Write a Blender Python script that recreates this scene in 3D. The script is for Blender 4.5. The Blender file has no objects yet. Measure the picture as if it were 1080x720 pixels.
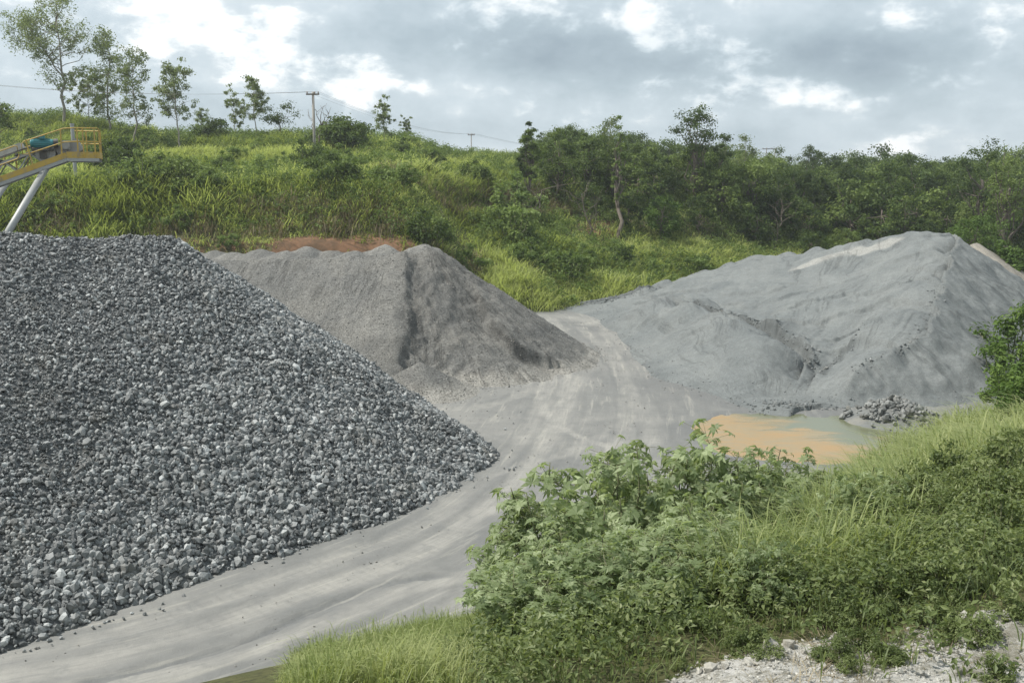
import bpy, math, random
import numpy as np
from mathutils import Vector, Matrix, Euler

R = math.radians
rng = np.random.default_rng(11)
random.seed(11)
scene = bpy.context.scene
COL = scene.collection

# ------------------------------------------------------------------ camera
CAMZ = 10.0
F = 1050.0
PITCH = math.atan(170 / F)
cd = bpy.data.cameras.new('camera')
cam = bpy.data.objects.new('camera', cd)
COL.objects.link(cam)
cam.location = (0, 0, CAMZ)
cam.rotation_euler = (R(90) - PITCH, 0, 0)
cd.sensor_width = 36
cd.lens = 36 * F / 1080
cd.clip_end = 9000
cd.clip_start = 0.1
scene.camera = cam


def ray(u, v):
    dx = (u - 540) / F
    dy = (360 - v) / F
    c, s = math.cos(PITCH), math.sin(PITCH)
    return np.array([dx, c + dy * s, -s + dy * c])


def at(u, v, D):
    """world point seen in direction (u, v) at forward distance D"""
    r = ray(u, v)
    k = D / r[1]
    return np.array([r[0] * k, D, CAMZ + r[2] * k])


def flat(u, v, z=0.0):
    r = ray(u, v)
    k = (z - CAMZ) / r[2]
    return np.array([r[0] * k, r[1] * k])


# ------------------------------------------------------------------ noise
def _hash(ix, iy, seed):
    n = (ix.astype(np.int64) * 374761393 + iy.astype(np.int64) * 668265263 + seed * 974711) & 0x7fffffff
    n = ((n ^ (n >> 13)) * 1274126177) & 0x7fffffff
    n = (n ^ (n >> 16)) & 0xffff
    return n / 65535.0


def vnoise(x, y, seed=0):
    x = np.asarray(x, float); y = np.asarray(y, float)
    ix = np.floor(x); iy = np.floor(y)
    fx = x - ix; fy = y - iy
    fx = fx * fx * (3 - 2 * fx); fy = fy * fy * (3 - 2 * fy)
    a = _hash(ix, iy, seed); b = _hash(ix + 1, iy, seed)
    c = _hash(ix, iy + 1, seed); d = _hash(ix + 1, iy + 1, seed)
    return (a + (b - a) * fx) * (1 - fy) + (c + (d - c) * fx) * fy


def fbm(x, y, octaves=4, seed=0):
    s = 0; a = 0.5; t = 0
    for i in range(octaves):
        s = s + a * vnoise(x * 2 ** i + i * 17.3, y * 2 ** i - i * 9.1, seed + i)
        t += a; a *= 0.5
    return s / t - 0.5


def sstep(a, b, x):
    t = np.clip((x - a) / (b - a), 0, 1)
    return t * t * (3 - 2 * t)


def polydist(x, y, pts):
    """distance, signed side (left of travel positive), arc length along an open polyline"""
    pts = np.asarray(pts, float)
    best = np.full(np.shape(x), 1e9); side = np.zeros(np.shape(x)); arc = np.zeros(np.shape(x))
    acc = 0.0
    for i in range(len(pts) - 1):
        a, b = pts[i][:2], pts[i + 1][:2]
        d = b - a; L = np.hypot(*d)
        t = np.clip(((x - a[0]) * d[0] + (y - a[1]) * d[1]) / (L * L), 0, 1)
        px = x - a[0] - t * d[0]; py = y - a[1] - t * d[1]
        ds = np.hypot(px, py)
        m = ds < best
        best = np.where(m, ds, best)
        side = np.where(m, np.sign(d[0] * py - d[1] * px), side)
        arc = np.where(m, acc + t * L, arc)
        acc += L
    return best, side, arc


def smooth_poly(pts, n=8):
    pts = np.asarray(pts, float)
    out = []
    for i in range(len(pts) - 1):
        p0 = pts[max(i - 1, 0)]; p1 = pts[i]; p2 = pts[i + 1]; p3 = pts[min(i + 2, len(pts) - 1)]
        for k in range(n):
            t = k / n
            out.append(0.5 * ((2 * p1) + (-p0 + p2) * t + (2 * p0 - 5 * p1 + 4 * p2 - p3) * t * t + (-p0 + 3 * p1 - 3 * p2 + p3) * t ** 3))
    out.append(pts[-1])
    return np.array(out)


# ------------------------------------------------------------------ terrain
BANK = [(-60, -8), (-30, 5), (-12, 16.3), (-6.2, 19.2), (-4.6, 20.0), (-1.3, 22.0), (3, 25.5), (7, 29), (11.5, 33), (15.2, 36.6), (19.5, 41.5),
        (25, 50), (30, 59), (38, 74), (47, 88), (58, 96)]
FOOT = [(-400, 60), (-60, 70), (-30, 74), (-8, 75), (3, 76.5), (9, 84), (16, 93), (26, 99), (40, 103), (60, 106),
        (90, 100), (130, 80), (300, 40)]
PL = ([0, 2.6, 5, 10, 13, 30, 52, 70, 110, 220, 600], [-.15, 5.2, 6.0, 9.2, 9.7, 11.6, 15.0, 15.2, 9, 4, 1])
PM = ([0, 4, 16, 19, 22, 40, 58, 80, 120, 220, 600], [-.15, 1.8, 6.0, 6.3, 9.0, 11.5, 13.2, 13, 8, 4, 1])
PN = ([0, 10, 12, 15, 60, 120, 220, 600], [-.15, 2.8, 3.0, 5.8, 9.5, 9, 5, 1])
PR = ([0, 15, 60, 120, 220, 600], [-.15, 2.2, 5.5, 7.5, 5, 1])


def ground_parts(x, y):
    x = np.asarray(x, float); y = np.asarray(y, float)
    w = 1.2 * fbm(x * .09, y * .09, 3, 5) * 2.2
    d, s, _ = polydist(x, y, BANK)
    db = d * -s + w * .35
    b = np.interp(db, [-3, 0, 4, 7, 10, 12, 14, 18, 24, 60], [-.15, -.15, 1.2, 2.8, 4.45, 5.15, 5.5, 5.95, 6.4, 6.6])
    b = np.where(y > 42, np.minimum(b, np.interp(y, [42, 60, 100], [9, 4.6, 3.5])), b)
    d, s, _ = polydist(x, y, FOOT)
    f = d * s + w
    a = x / np.maximum(y, 5.0)
    hl = np.interp(f, *PL) + sstep(-.33, -.45, a) * sstep(20, 60, f) * 2.4
    hm = np.interp(f, *PM); hn = np.interp(f, *PN); hr = np.interp(f, *PR)
    t1 = sstep(-.11, -.045, a); t2 = sstep(.045, .11, a); t3 = sstep(.16, .32, a)
    h = hl * (1 - t1) + hm * t1
    h = h * (1 - t2) + hn * t2
    h = h * (1 - t3) + hr * t3
    return b, h, db, f, a


def G(x, y):
    b, h, db, f, a = ground_parts(x, y)
    base = np.maximum(b, h)
    n = fbm(np.asarray(x) * .35, np.asarray(y) * .35, 4, 3)
    amp = np.where(base > 0, np.minimum(base * .5, .7), 0)
    near = sstep(8, 3, np.hypot(np.asarray(x, float), np.asarray(y, float)))
    return base + n * amp * (1 - near)


def pale_side(x, y):
    """positive on the bare pale ground at the top of the near bank"""
    d, s, _ = polydist(np.asarray(x, float), np.asarray(y, float), PALE)
    return -s * d + 1.3 * fbm(np.asarray(x) * .7, np.asarray(y) * .7, 4, 141)


def hit(u, v):
    r = ray(u, v); r = r / r[1]
    D = np.arange(6, 200, .15)
    zz = CAMZ + r[2] * D
    g = np.maximum(G(r[0] * D, D), 0)
    i = np.argmax(g >= zz)
    D = D[i]
    return np.array([r[0] * D, D, max(float(G(r[0] * D, D)), 0)])


PALE = [(-6, 4)] + [tuple(hit(u, v)[:2]) for u, v in [(660, 735), (720, 716), (790, 698), (880, 686), (1000, 662), (1085, 632)]] + [(12, 16), (30, 24)]


# ------------------------------------------------------------------ mesh building
class MB:
    def __init__(s):
        s.v = []; s.t = []; s.q = []; s.a = []; s.n = 0

    def add(s, v, tris=None, quads=None, tint=0.5):
        v = np.asarray(v, float).reshape(-1, 3)
        s.v.append(v)
        if tris is not None and len(tris): s.t.append(np.asarray(tris, np.int64).reshape(-1, 3) + s.n)
        if quads is not None and len(quads): s.q.append(np.asarray(quads, np.int64).reshape(-1, 4) + s.n)
        s.a.append(np.broadcast_to(np.asarray(tint, float), (len(v),)).copy())
        s.n += len(v)
        return s

    def mesh(s, name, mat, smooth=False, extra=None):
        v = np.concatenate(s.v)
        t = np.concatenate(s.t) if s.t else np.zeros((0, 3), np.int64)
        q = np.concatenate(s.q) if s.q else np.zeros((0, 4), np.int64)
        me = bpy.data.meshes.new(name)
        me.vertices.add(len(v)); me.vertices.foreach_set('co', v.astype(np.float32).ravel())
        me.loops.add(t.size + q.size)
        me.loops.foreach_set('vertex_index', np.concatenate([t.ravel(), q.ravel()]).astype(np.int32))
        me.polygons.add(len(t) + len(q))
        st = np.concatenate([np.arange(len(t)) * 3, len(t) * 3 + np.arange(len(q)) * 4])
        me.polygons.foreach_set('loop_start', st.astype(np.int32))
        if smooth: me.polygons.foreach_set('use_smooth', np.ones(len(t) + len(q), bool))
        else: me.polygons.foreach_set('use_smooth', np.zeros(len(t) + len(q), bool))
        me.update(calc_edges=True)
        at_ = me.attributes.new('tint', 'FLOAT', 'POINT')
        at_.data.foreach_set('value', np.concatenate(s.a).astype(np.float32))
        for k, arr in (extra or {}).items():
            e = me.attributes.new(k, 'FLOAT', 'POINT')
            e.data.foreach_set('value', np.asarray(arr, np.float32).ravel())
        me.materials.append(mat)
        return me


def link(name, me, parent=None, loc=None, **props):
    o = bpy.data.objects.new(name, me)
    COL.objects.link(o)
    if loc is not None: o.location = [float(c) for c in loc]
    if parent is not None: o.parent = parent
    tag(o, **props)
    return o


def tag(o, label=None, cat=None, group=None, kind=None):
    if label: o['label'] = label
    if cat: o['category'] = cat
    if group: o['group'] = group
    if kind: o['kind'] = kind
    return o


def grid(xs, ys):
    nx, ny = len(xs), len(ys)
    X, Y = np.meshgrid(xs, ys)
    i = np.arange((ny - 1) * (nx - 1)); r = i // (nx - 1); c = i % (nx - 1)
    a = r * nx + c
    return X, Y, np.stack([a, a + 1, a + nx + 1, a + nx], 1)


def unit(v):
    return v / np.maximum(np.linalg.norm(v, axis=-1, keepdims=True), 1e-9)


def tube(mb, pts, rad, sides=6, tint=.5):
    pts = np.asarray(pts, float); n = len(pts)
    rad = np.broadcast_to(np.asarray(rad, float), (n,))
    tan = np.gradient(pts, axis=0); tan = unit(tan)
    ref = np.array([0, 0, 1.0]) if abs(tan[:, 2]).mean() < .8 else np.array([1.0, 0, 0])
    a = unit(np.cross(tan, ref)); b = np.cross(tan, a)
    th = np.arange(sides) / sides * 2 * np.pi
    v = pts[:, None] + rad[:, None, None] * (np.cos(th)[None, :, None] * a[:, None] + np.sin(th)[None, :, None] * b[:, None])
    q = []
    for i in range(n - 1):
        for k in range(sides):
            k2 = (k + 1) % sides
            q.append((i * sides + k, i * sides + k2, (i + 1) * sides + k2, (i + 1) * sides + k))
    t = []
    for k in range(1, sides - 1):
        t.append((0, k + 1, k)); o = (n - 1) * sides; t.append((o, o + k, o + k + 1))
    mb.add(v, t, q, tint)


def box(mb, c, s, rot=None, tint=.5, bev=0.0):
    s = np.asarray(s, float) / 2
    sg = np.array([(-1, -1, -1), (1, -1, -1), (1, 1, -1), (-1, 1, -1), (-1, -1, 1), (1, -1, 1), (1, 1, 1), (-1, 1, 1)])
    v = sg * s
    if rot is not None: v = v @ np.array(Matrix(rot)).T if not isinstance(rot, np.ndarray) else v @ rot.T
    mb.add(v + np.asarray(c), None, [(0, 3, 2, 1), (4, 5, 6, 7), (0, 1, 5, 4), (1, 2, 6, 5), (2, 3, 7, 6), (3, 0, 4, 7)], tint)


def beam(mb, p0, p1, w, h, tint=.5):
    p0 = np.asarray(p0, float); p1 = np.asarray(p1, float)
    t = p1 - p0; L = np.linalg.norm(t); t = t / L
    up = np.array([0, 0, 1.0]) if abs(t[2]) < .9 else np.array([0, 1.0, 0])
    s = unit(np.cross(t, up)); u = np.cross(s, t)
    M = np.stack([t, s, u], 1)
    box(mb, (p0 + p1) / 2, (L, w, h), M, tint)


def blades(mb, P, H, W, lean=.5, tint=.5, droop=.0, seg3=False):
    """grass blades: P roots (n,3); each a bent tapering strip"""
    n = len(P)
    H = np.broadcast_to(H, (n,)); W = np.broadcast_to(W, (n,)); lean = np.broadcast_to(lean, (n,)); tint = np.broadcast_to(tint, (n,))
    th = rng.uniform(0, 2 * np.pi, n)
    d = np.stack([np.cos(th), np.sin(th), np.zeros(n)], 1)
    s = np.stack([-d[:, 1], d[:, 0], np.zeros(n)], 1) * (W / 2)[:, None]
    up = np.array([0, 0, 1.0])
    l = (H * lean)[:, None]
    m1 = P + up * (H * .5)[:, None] + d * l * .25
    m2 = P + up * (H * .85)[:, None] + d * l * .65
    tip = P + up * (H * (1 - droop))[:, None] + d * l * 1.15
    V = np.stack([P - s * .7, P + s * .7, m1 - s, m1 + s, m2 - s * .75, m2 + s * .75, tip], 1)
    i = np.arange(n)[:, None] * 7
    q = np.concatenate([i + [0, 1, 3, 2], i + [2, 3, 5, 4]])
    t = i + [4, 5, 6]
    mb.add(V, t, q, np.repeat(tint, 7))


def leaves(mb, P, L, N=None, aspect=.45, tint=.5, fold=.18, spread=1.0):
    """folded leaf blades: 4 verts, 2 tris each"""
    n = len(P)
    L = np.broadcast_to(L, (n,))[:, None]; tint = np.broadcast_to(tint, (n,))
    nn = rng.normal(size=(n, 3)) * spread
    if N is not None: nn = nn + N
    nn = unit(nn)
    r = rng.normal(size=(n, 3))
    a = unit(np.cross(nn, r)); b = np.cross(nn, a)
    V = np.stack([P - a * L * .5, P + b * L * aspect * .5 + nn * L * fold * .5 - a * L * .05, P + a * L * .5 - nn * L * .08, P - b * L * aspect * .5 + nn * L * fold * .5 - a * L * .05], 1)
    i = np.arange(n)[:, None] * 4
    mb.add(V, np.concatenate([i + [0, 1, 2], i + [0, 2, 3]]), None, np.repeat(tint, 4))


# ------------------------------------------------------------------ materials
def new_mat(name):
    m = bpy.data.materials.new(name); m.use_nodes = True
    nt = m.node_tree; nt.nodes.clear()
    out = nt.nodes.new('ShaderNodeOutputMaterial')
    return m, nt, out


def N(nt, typ, **kw):
    n = nt.nodes.new(typ)
    for k, v in kw.items():
        if k.startswith('i_'):
            key = k[2:]
            n.inputs[int(key) if key.isdigit() else key.replace('_', ' ')].default_value = v
        else: setattr(n, k, v)
    return n


def math_(nt, op, a, b=None, clamp=False):
    n = nt.nodes.new('ShaderNodeMath'); n.operation = op; n.use_clamp = clamp
    for i, x in enumerate((a, b)):
        if x is None: continue
        if isinstance(x, (int, float)): n.inputs[i].default_value = x
        else: nt.links.new(x, n.inputs[i])
    return n.outputs[0]


def mixc(nt, f, a, b, typ='MIX'):
    n = nt.nodes.new('ShaderNodeMix'); n.data_type = 'RGBA'; n.blend_type = typ
    if isinstance(f, (int, float)): n.inputs[0].default_value = f
    else: nt.links.new(f, n.inputs[0])
    for i, x in ((6, a), (7, b)):
        if isinstance(x, tuple): n.inputs[i].default_value = (*x, 1)
        else: nt.links.new(x, n.inputs[i])
    return n.outputs[2]


def noise(nt, scale, detail=4, rough=.55, vec=None, dist=0.0):
    n = N(nt, 'ShaderNodeTexNoise'); n.inputs['Scale'].default_value = scale; n.inputs['Detail'].default_value = detail
    n.inputs['Roughness'].default_value = rough; n.inputs['Distortion'].default_value = dist
    if vec is not None: nt.links.new(vec, n.inputs['Vector'])
    return n.outputs['Fac']


def ramp(nt, f, lo, hi):
    n = N(nt, 'ShaderNodeMapRange'); n.interpolation_type = 'SMOOTHSTEP'
    nt.links.new(f, n.inputs[0]); n.inputs[1].default_value = lo; n.inputs[2].default_value = hi
    return n.outputs[0]


def attr(nt, name):
    n = N(nt, 'ShaderNodeAttribute'); n.attribute_name = name
    return n.outputs['Fac']


def objco(nt):
    return N(nt, 'ShaderNodeTexCoord').outputs['Object']


def geopos(nt):
    return N(nt, 'ShaderNodeNewGeometry').outputs['Position']


def bump(nt, h, dist, strength=1.0, prev=None):
    n = N(nt, 'ShaderNodeBump'); n.inputs['Distance'].default_value = dist; n.inputs['Strength'].default_value = strength
    nt.links.new(h, n.inputs['Height'])
    if prev is not None: nt.links.new(prev, n.inputs['Normal'])
    return n.outputs[0]


def principled(nt, out, col, rough=.8, normal=None, spec=.3, metal=0):
    p = N(nt, 'ShaderNodeBsdfPrincipled')
    if isinstance(col, tuple): p.inputs['Base Color'].default_value = (*col, 1)
    else: nt.links.new(col, p.inputs['Base Color'])
    if isinstance(rough, (int, float)): p.inputs['Roughness'].default_value = rough
    else: nt.links.new(rough, p.inputs['Roughness'])
    p.inputs['Specular IOR Level'].default_value = spec
    p.inputs['Metallic'].default_value = metal
    if normal is not None: nt.links.new(normal, p.inputs['Normal'])
    if out is not None: nt.links.new(p.outputs[0], out.inputs[0])
    return p


def foliage_mat(name, dark, mid, light, trans=.3, rough=.55, spec=.2, objvar=.25):
    m, nt, out = new_mat(name)
    t = attr(nt, 'tint')
    oi = N(nt, 'ShaderNodeObjectInfo').outputs['Random']
    f = math_(nt, 'ADD', t, math_(nt, 'MULTIPLY', math_(nt, 'SUBTRACT', oi, .5), objvar), True)
    cr = N(nt, 'ShaderNodeValToRGB'); nt.links.new(f, cr.inputs[0])
    e = cr.color_ramp.elements
    e[0].position = .1; e[0].color = (*dark, 1); e[1].position = .9; e[1].color = (*light, 1)
    k = e.new(.5); k.color = (*mid, 1)
    p = principled(nt, None, cr.outputs[0], rough, None, spec)
    tr = N(nt, 'ShaderNodeBsdfTranslucent')
    tc = mixc(nt, .5, cr.outputs[0], (light[0] * 1.3, light[1] * 1.4, light[2] * .6))
    nt.links.new(tc, tr.inputs[0])
    mx = N(nt, 'ShaderNodeMixShader'); mx.inputs[0].default_value = trans
    nt.links.new(p.outputs[0], mx.inputs[1]); nt.links.new(tr.outputs[0], mx.inputs[2])
    nt.links.new(mx.outputs[0], out.inputs[0])
    return m


def rock_mat(name, dark, light, brown=.12):
    m, nt, out = new_mat(name)
    co = geopos(nt)
    t = attr(nt, 'tint')
    oi = N(nt, 'ShaderNodeObjectInfo').outputs['Random']
    n1 = noise(nt, 9, 5, .6, co)
    f = math_(nt, 'ADD', math_(nt, 'MULTIPLY', t, .85), math_(nt, 'MULTIPLY', n1, .3), True)
    c = mixc(nt, f, dark, light)
    c = mixc(nt, math_(nt, 'MULTIPLY', ramp(nt, noise(nt, .9, 3, .6, co), .5, .75), brown), c, (.33, .29, .22))
    b = bump(nt, noise(nt, 22, 5, .65, co), .02, .8)
    principled(nt, out, c, .62, b, .45)
    return m


def gravel_mat(name, base, var, pale, grain=30, bumpd=.03, gcon=.3, flow=1.0, famt=.3, fb=1.0):
    m, nt, out = new_mat(name)
    co = geopos(nt)
    n1 = noise(nt, .35, 5, .6, co); n2 = noise(nt, grain, 3, .7, co); n3 = noise(nt, 3.0, 6, .65, co)
    c = mixc(nt, ramp(nt, n1, .3, .7), base, var)
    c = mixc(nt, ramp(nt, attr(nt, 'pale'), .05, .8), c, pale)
    c = mixc(nt, math_(nt, 'MULTIPLY', ramp(nt, attr(nt, 'damp_shade'), .1, .9), .8), c, tuple(x * .42 for x in base))  # mask darkens the gravel for damp and for painted scarp shade
    g = mixc(nt, 1.0, c, N(nt, 'ShaderNodeCombineColor').outputs[0], 'MULTIPLY')
    gg = nt.nodes[-2] if False else None
    k = math_(nt, 'ADD', math_(nt, 'MULTIPLY', ramp(nt, n2, .3, .7), gcon), 1 - gcon * .5)
    k2 = math_(nt, 'MULTIPLY', k, math_(nt, 'ADD', math_(nt, 'MULTIPLY', n3, .5), .75))
    k2 = math_(nt, 'MULTIPLY', k2, math_(nt, 'ADD', math_(nt, 'MULTIPLY', ramp(nt, noise(nt, 8, 9, .85, co), .3, .7), gcon * .8), 1 - gcon * .4))
    mul = N(nt, 'ShaderNodeVectorMath'); mul.operation = 'SCALE'
    nt.links.new(c, mul.inputs[0])
    fv = N(nt, 'ShaderNodeCombineXYZ'); nt.links.new(math_(nt, 'MULTIPLY', attr(nt, 'ua'), flow), fv.inputs[0]); nt.links.new(math_(nt, 'MULTIPLY', attr(nt, 'ub'), flow * .13), fv.inputs[1])
    fl = noise(nt, 1.0, 7, .6, fv.outputs[0], .3); fl2 = noise(nt, 3.3, 8, .7, fv.outputs[0], .3)
    crease = ramp(nt, math_(nt, 'ABSOLUTE', math_(nt, 'SUBTRACT', fl, .5)), .0, .022)
    crease = math_(nt, 'MAXIMUM', crease, ramp(nt, noise(nt, .22, 3, .6, co), .56, .44))
    k2 = math_(nt, 'MULTIPLY', k2, math_(nt, 'ADD', math_(nt, 'MULTIPLY', crease, famt), 1 - famt))
    k2 = math_(nt, 'MULTIPLY', k2, math_(nt, 'ADD', math_(nt, 'MULTIPLY', ramp(nt, fl2, .35, .65), .22 * fb), 1 - .11 * fb))
    nt.links.new(k2, mul.inputs['Scale'])
    b = bump(nt, noise(nt, grain, 4, .7, co), bumpd, .8)
    b = bump(nt, crease, .06, .7 * fb, b)
    b = bump(nt, fl2, .05, .8 * fb, b)
    b = bump(nt, noise(nt, 5, 8, .75, co), .06, .7, b)
    p = principled(nt, out, (1, 1, 1), .9, b, .2)
    nt.links.new(mul.outputs[0], p.inputs['Base Color'])
    return m


def plain_mat(name, col, rough=.6, metal=0, var=.25, scale=6, spec=.4, dirt=(.25, .23, .2), dirtamt=.4):
    m, nt, out = new_mat(name)
    co = objco(nt)
    n = noise(nt, scale, 5, .6, co)
    c = mixc(nt, math_(nt, 'MULTIPLY', n, var), col, tuple(x * .5 for x in col))
    c = mixc(nt, math_(nt, 'MULTIPLY', ramp(nt, noise(nt, scale * .6, 6, .7, co), .45, .75), dirtamt), c, dirt)
    principled(nt, out, c, rough, bump(nt, n, .004, .4), spec, metal)
    return m


M_rock = rock_mat('crushed_stone', (.016, .019, .021), (.405, .42, .415))
M_rock2 = rock_mat('heap_stone', (.07, .075, .073), (.30, .305, .29), .3)
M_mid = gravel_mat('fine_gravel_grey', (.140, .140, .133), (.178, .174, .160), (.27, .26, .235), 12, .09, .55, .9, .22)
M_right = gravel_mat('blue_grey_stone_dust', (.140, .152, .152), (.180, .191, .187), (.33, .325, .30), 24, .03, .38, .38, .24, .42)
M_brown = gravel_mat('brown_gravel', (.20, .185, .16), (.25, .232, .2), (.3, .28, .24), 14, .05, .5)
M_bark = plain_mat('bark', (.17, .14, .11), .9, var=.8, scale=4)
M_barkpale = plain_mat('bark_pale', (.33, .30, .25), .85, var=.7, scale=3)
M_barkgreen = plain_mat('green_stem', (.16, .17, .08), .7, var=.6, scale=8)
M_euc = foliage_mat('eucalyptus_leaf', (.09, .12, .06), (.16, .20, .095), (.26, .30, .155), .45)
M_wood = foliage_mat('forest_leaf', (.022, .042, .011), (.072, .112, .03), (.18, .235, .065), .32, objvar=.9)
M_bright = foliage_mat('bright_leaf', (.05, .09, .018), (.09, .15, .03), (.15, .22, .05), .3)
M_shrub = foliage_mat('shrub_leaf', (.055, .09, .024), (.125, .18, .05), (.22, .285, .09), .35, objvar=.5)
M_hill = foliage_mat('tall_grass', (.09, .125, .036), (.235, .29, .085), (.40, .44, .17), .48, .6, .15)
M_cane = foliage_mat('cane_grass', (.10, .135, .04), (.19, .24, .075), (.34, .37, .16), .4, .5, .3)
M_castor = foliage_mat('castor_leaf', (.08, .115, .048), (.19, .24, .115), (.36, .42, .235), .42, .5, .3, .2)
M_weed = foliage_mat('weed_leaf', (.07, .10, .036), (.145, .185, .068), (.25, .285, .13), .4, .5, .3, .3)
M_dry = foliage_mat('dry_stem', (.12, .10, .06), (.24, .2, .13), (.36, .3, .2), .2, .7, .2)

# ground material
m, nt, out = new_mat('soil_and_litter')
co = geopos(nt)
c = mixc(nt, ramp(nt, noise(nt, .4, 5, .6, co), .3, .7), (.075, .085, .035), (.13, .125, .06))
c = mixc(nt, ramp(nt, noise(nt, 5, 4, .7, co), .45, .7), c, (.05, .05, .028))
red = mixc(nt, ramp(nt, noise(nt, 1.1, 6, .65, co), .35, .68), (.21, .12, .07), (.12, .08, .05))
c = mixc(nt, ramp(nt, math_(nt, 'ADD', attr(nt, 'soil'), math_(nt, 'MULTIPLY', math_(nt, 'SUBTRACT', noise(nt, 1.5, 5, .6, co), .5), .8)), .4, .6), c, red)
pal = mixc(nt, ramp(nt, noise(nt, 2.0, 10, .8, co), .40, .58), (.24, .23, .19), (.52, .51, .48))
pal = mixc(nt, math_(nt, 'MULTIPLY', ramp(nt, noise(nt, 14, 6, .75, co), .52, .66), .7), pal, (.16, .15, .12))
c = mixc(nt, ramp(nt, math_(nt, 'ADD', attr(nt, 'pale'), math_(nt, 'MULTIPLY', math_(nt, 'SUBTRACT', noise(nt, 2.2, 5, .6, co), .5), .7)), .4, .65), c, pal)
b = bump(nt, noise(nt, 3.5, 8, .7, co), .08, .7)
b = bump(nt, noise(nt, 26, 6, .75, co), .035, 1.0, b)
principled(nt, out, c, .95, b, .15)
M_ground = m

# yard material
m, nt, out = new_mat('packed_stone_dust')
co = geopos(nt)
c = mixc(nt, ramp(nt, noise(nt, .16, 5, .6, co), .35, .66), (.150, .153, .148), (.215, .213, .20))
c = mixc(nt, ramp(nt, attr(nt, 'damp_shade'), .05, .9), c, (.145, .148, .145))
c = mixc(nt, ramp(nt, attr(nt, 'pale'), .05, 1.0), c, (.295, .287, .262))
al = N(nt, 'ShaderNodeCombineXYZ'); nt.links.new(attr(nt, 'arc'), al.inputs[0]); nt.links.new(attr(nt, 'lat'), al.inputs[1])
mp = N(nt, 'ShaderNodeMapping'); mp.inputs['Scale'].default_value = (.22, 2.6, 1)
nt.links.new(al.outputs[0], mp.inputs[0])
st = noise(nt, 1.2, 7, .65, mp.outputs[0], .3)
st2 = noise(nt, 5.0, 8, .7, mp.outputs[0], .2)
c = mixc(nt, math_(nt, 'MULTIPLY', ramp(nt, st2, .5, .62), .35), c, (.16, .16, .155))
c = mixc(nt, math_(nt, 'MULTIPLY', ramp(nt, noise(nt, 1.1, 9, .7, co), .52, .66), .5), c, (.16, .163, .158))
c = mixc(nt, math_(nt, 'MULTIPLY', ramp(nt, st, .5, .68), .4), c, (.155, .156, .152))
c = mixc(nt, math_(nt, 'MULTIPLY', ramp(nt, st, .46, .3), .4), c, (.38, .365, .32))
gr = noise(nt, 45, 3, .7, co)
mul = N(nt, 'ShaderNodeVectorMath'); mul.operation = 'SCALE'
nt.links.new(c, mul.inputs[0])
nt.links.new(math_(nt, 'MULTIPLY', math_(nt, 'ADD', math_(nt, 'MULTIPLY', gr, .35), .82), math_(nt, 'ADD', math_(nt, 'MULTIPLY', noise(nt, 2.5, 7, .7, co), .35), .83)), mul.inputs['Scale'])
arc = attr(nt, 'arc')
tread = math_(nt, 'MULTIPLY', math_(nt, 'SINE', math_(nt, 'MULTIPLY', arc, 24.0)), attr(nt, 'tread'))
b = bump(nt, tread, .006, .6)
b = bump(nt, st, .035, .5, b)
b = bump(nt, gr, .012, .7, b)
b = bump(nt, noise(nt, 6, 8, .75, co), .035, .6, b)
p = principled(nt, out, (1, 1, 1), .9, b, .2)
nt.links.new(mul.outputs[0], p.inputs['Base Color'])
M_yard = m

# muddy water
m, nt, out = new_mat('muddy_water')
co = geopos(nt)
mp = N(nt, 'ShaderNodeMapping'); mp.inputs['Scale'].default_value = (.5, 1.3, 1); nt.links.new(co, mp.inputs[0])
n1 = noise(nt, .7, 5, .6, mp.outputs[0], .6)
sx = N(nt, 'ShaderNodeSeparateXYZ'); nt.links.new(co, sx.inputs[0])
gx = math_(nt, 'ADD', math_(nt, 'MULTIPLY', math_(nt, 'SUBTRACT', sx.outputs[0], 10.6), .10), math_(nt, 'MULTIPLY', math_(nt, 'SUBTRACT', sx.outputs[1], 38.4), .07))
f = ramp(nt, math_(nt, 'ADD', n1, gx), .56, .85)
c = mixc(nt, ramp(nt, noise(nt, 1.6, 6, .7, mp.outputs[0], .5), .35, .65), (.31, .20, .085), (.26, .205, .115))
c = mixc(nt, math_(nt, 'MULTIPLY', f, .9), c, (.115, .135, .085))
c = mixc(nt, math_(nt, 'MULTIPLY', ramp(nt, noise(nt, 3.2, 6, .7, mp.outputs[0]), .6, .7), .6), c, (.17, .14, .09))
b = bump(nt, noise(nt, 6, 3, .5, co), .002, .5)
principled(nt, out, c, math_(nt, 'ADD', math_(nt, 'MULTIPLY', f, -.18), .34), b, .3)
M_mud = m

M_yellow = plain_mat('yellow_paint', (.48, .33, .07), .6, dirt=(.27, .23, .17), dirtamt=.9)
M_galv = plain_mat('galvanised_steel', (.36, .37, .36), .5, metal=.2, var=.4, dirtamt=.3)
M_darksteel = plain_mat('dark_steel', (.07, .07, .068), .6, var=.4, dirtamt=.5)
M_belt = plain_mat('belt_rubber', (.30, .30, .29), .8, dirt=(.4, .38, .34), dirtamt=.8)
M_teal = plain_mat('teal_paint', (.04, .20, .23), .4, dirtamt=.25)
M_concrete = plain_mat('pole_concrete', (.33, .31, .28), .9, var=.5)
M_wire = plain_mat('wire_black', (.05, .05, .05), .6)
M_ceram = plain_mat('insulator_ceramic', (.3, .22, .18), .3)

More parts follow.
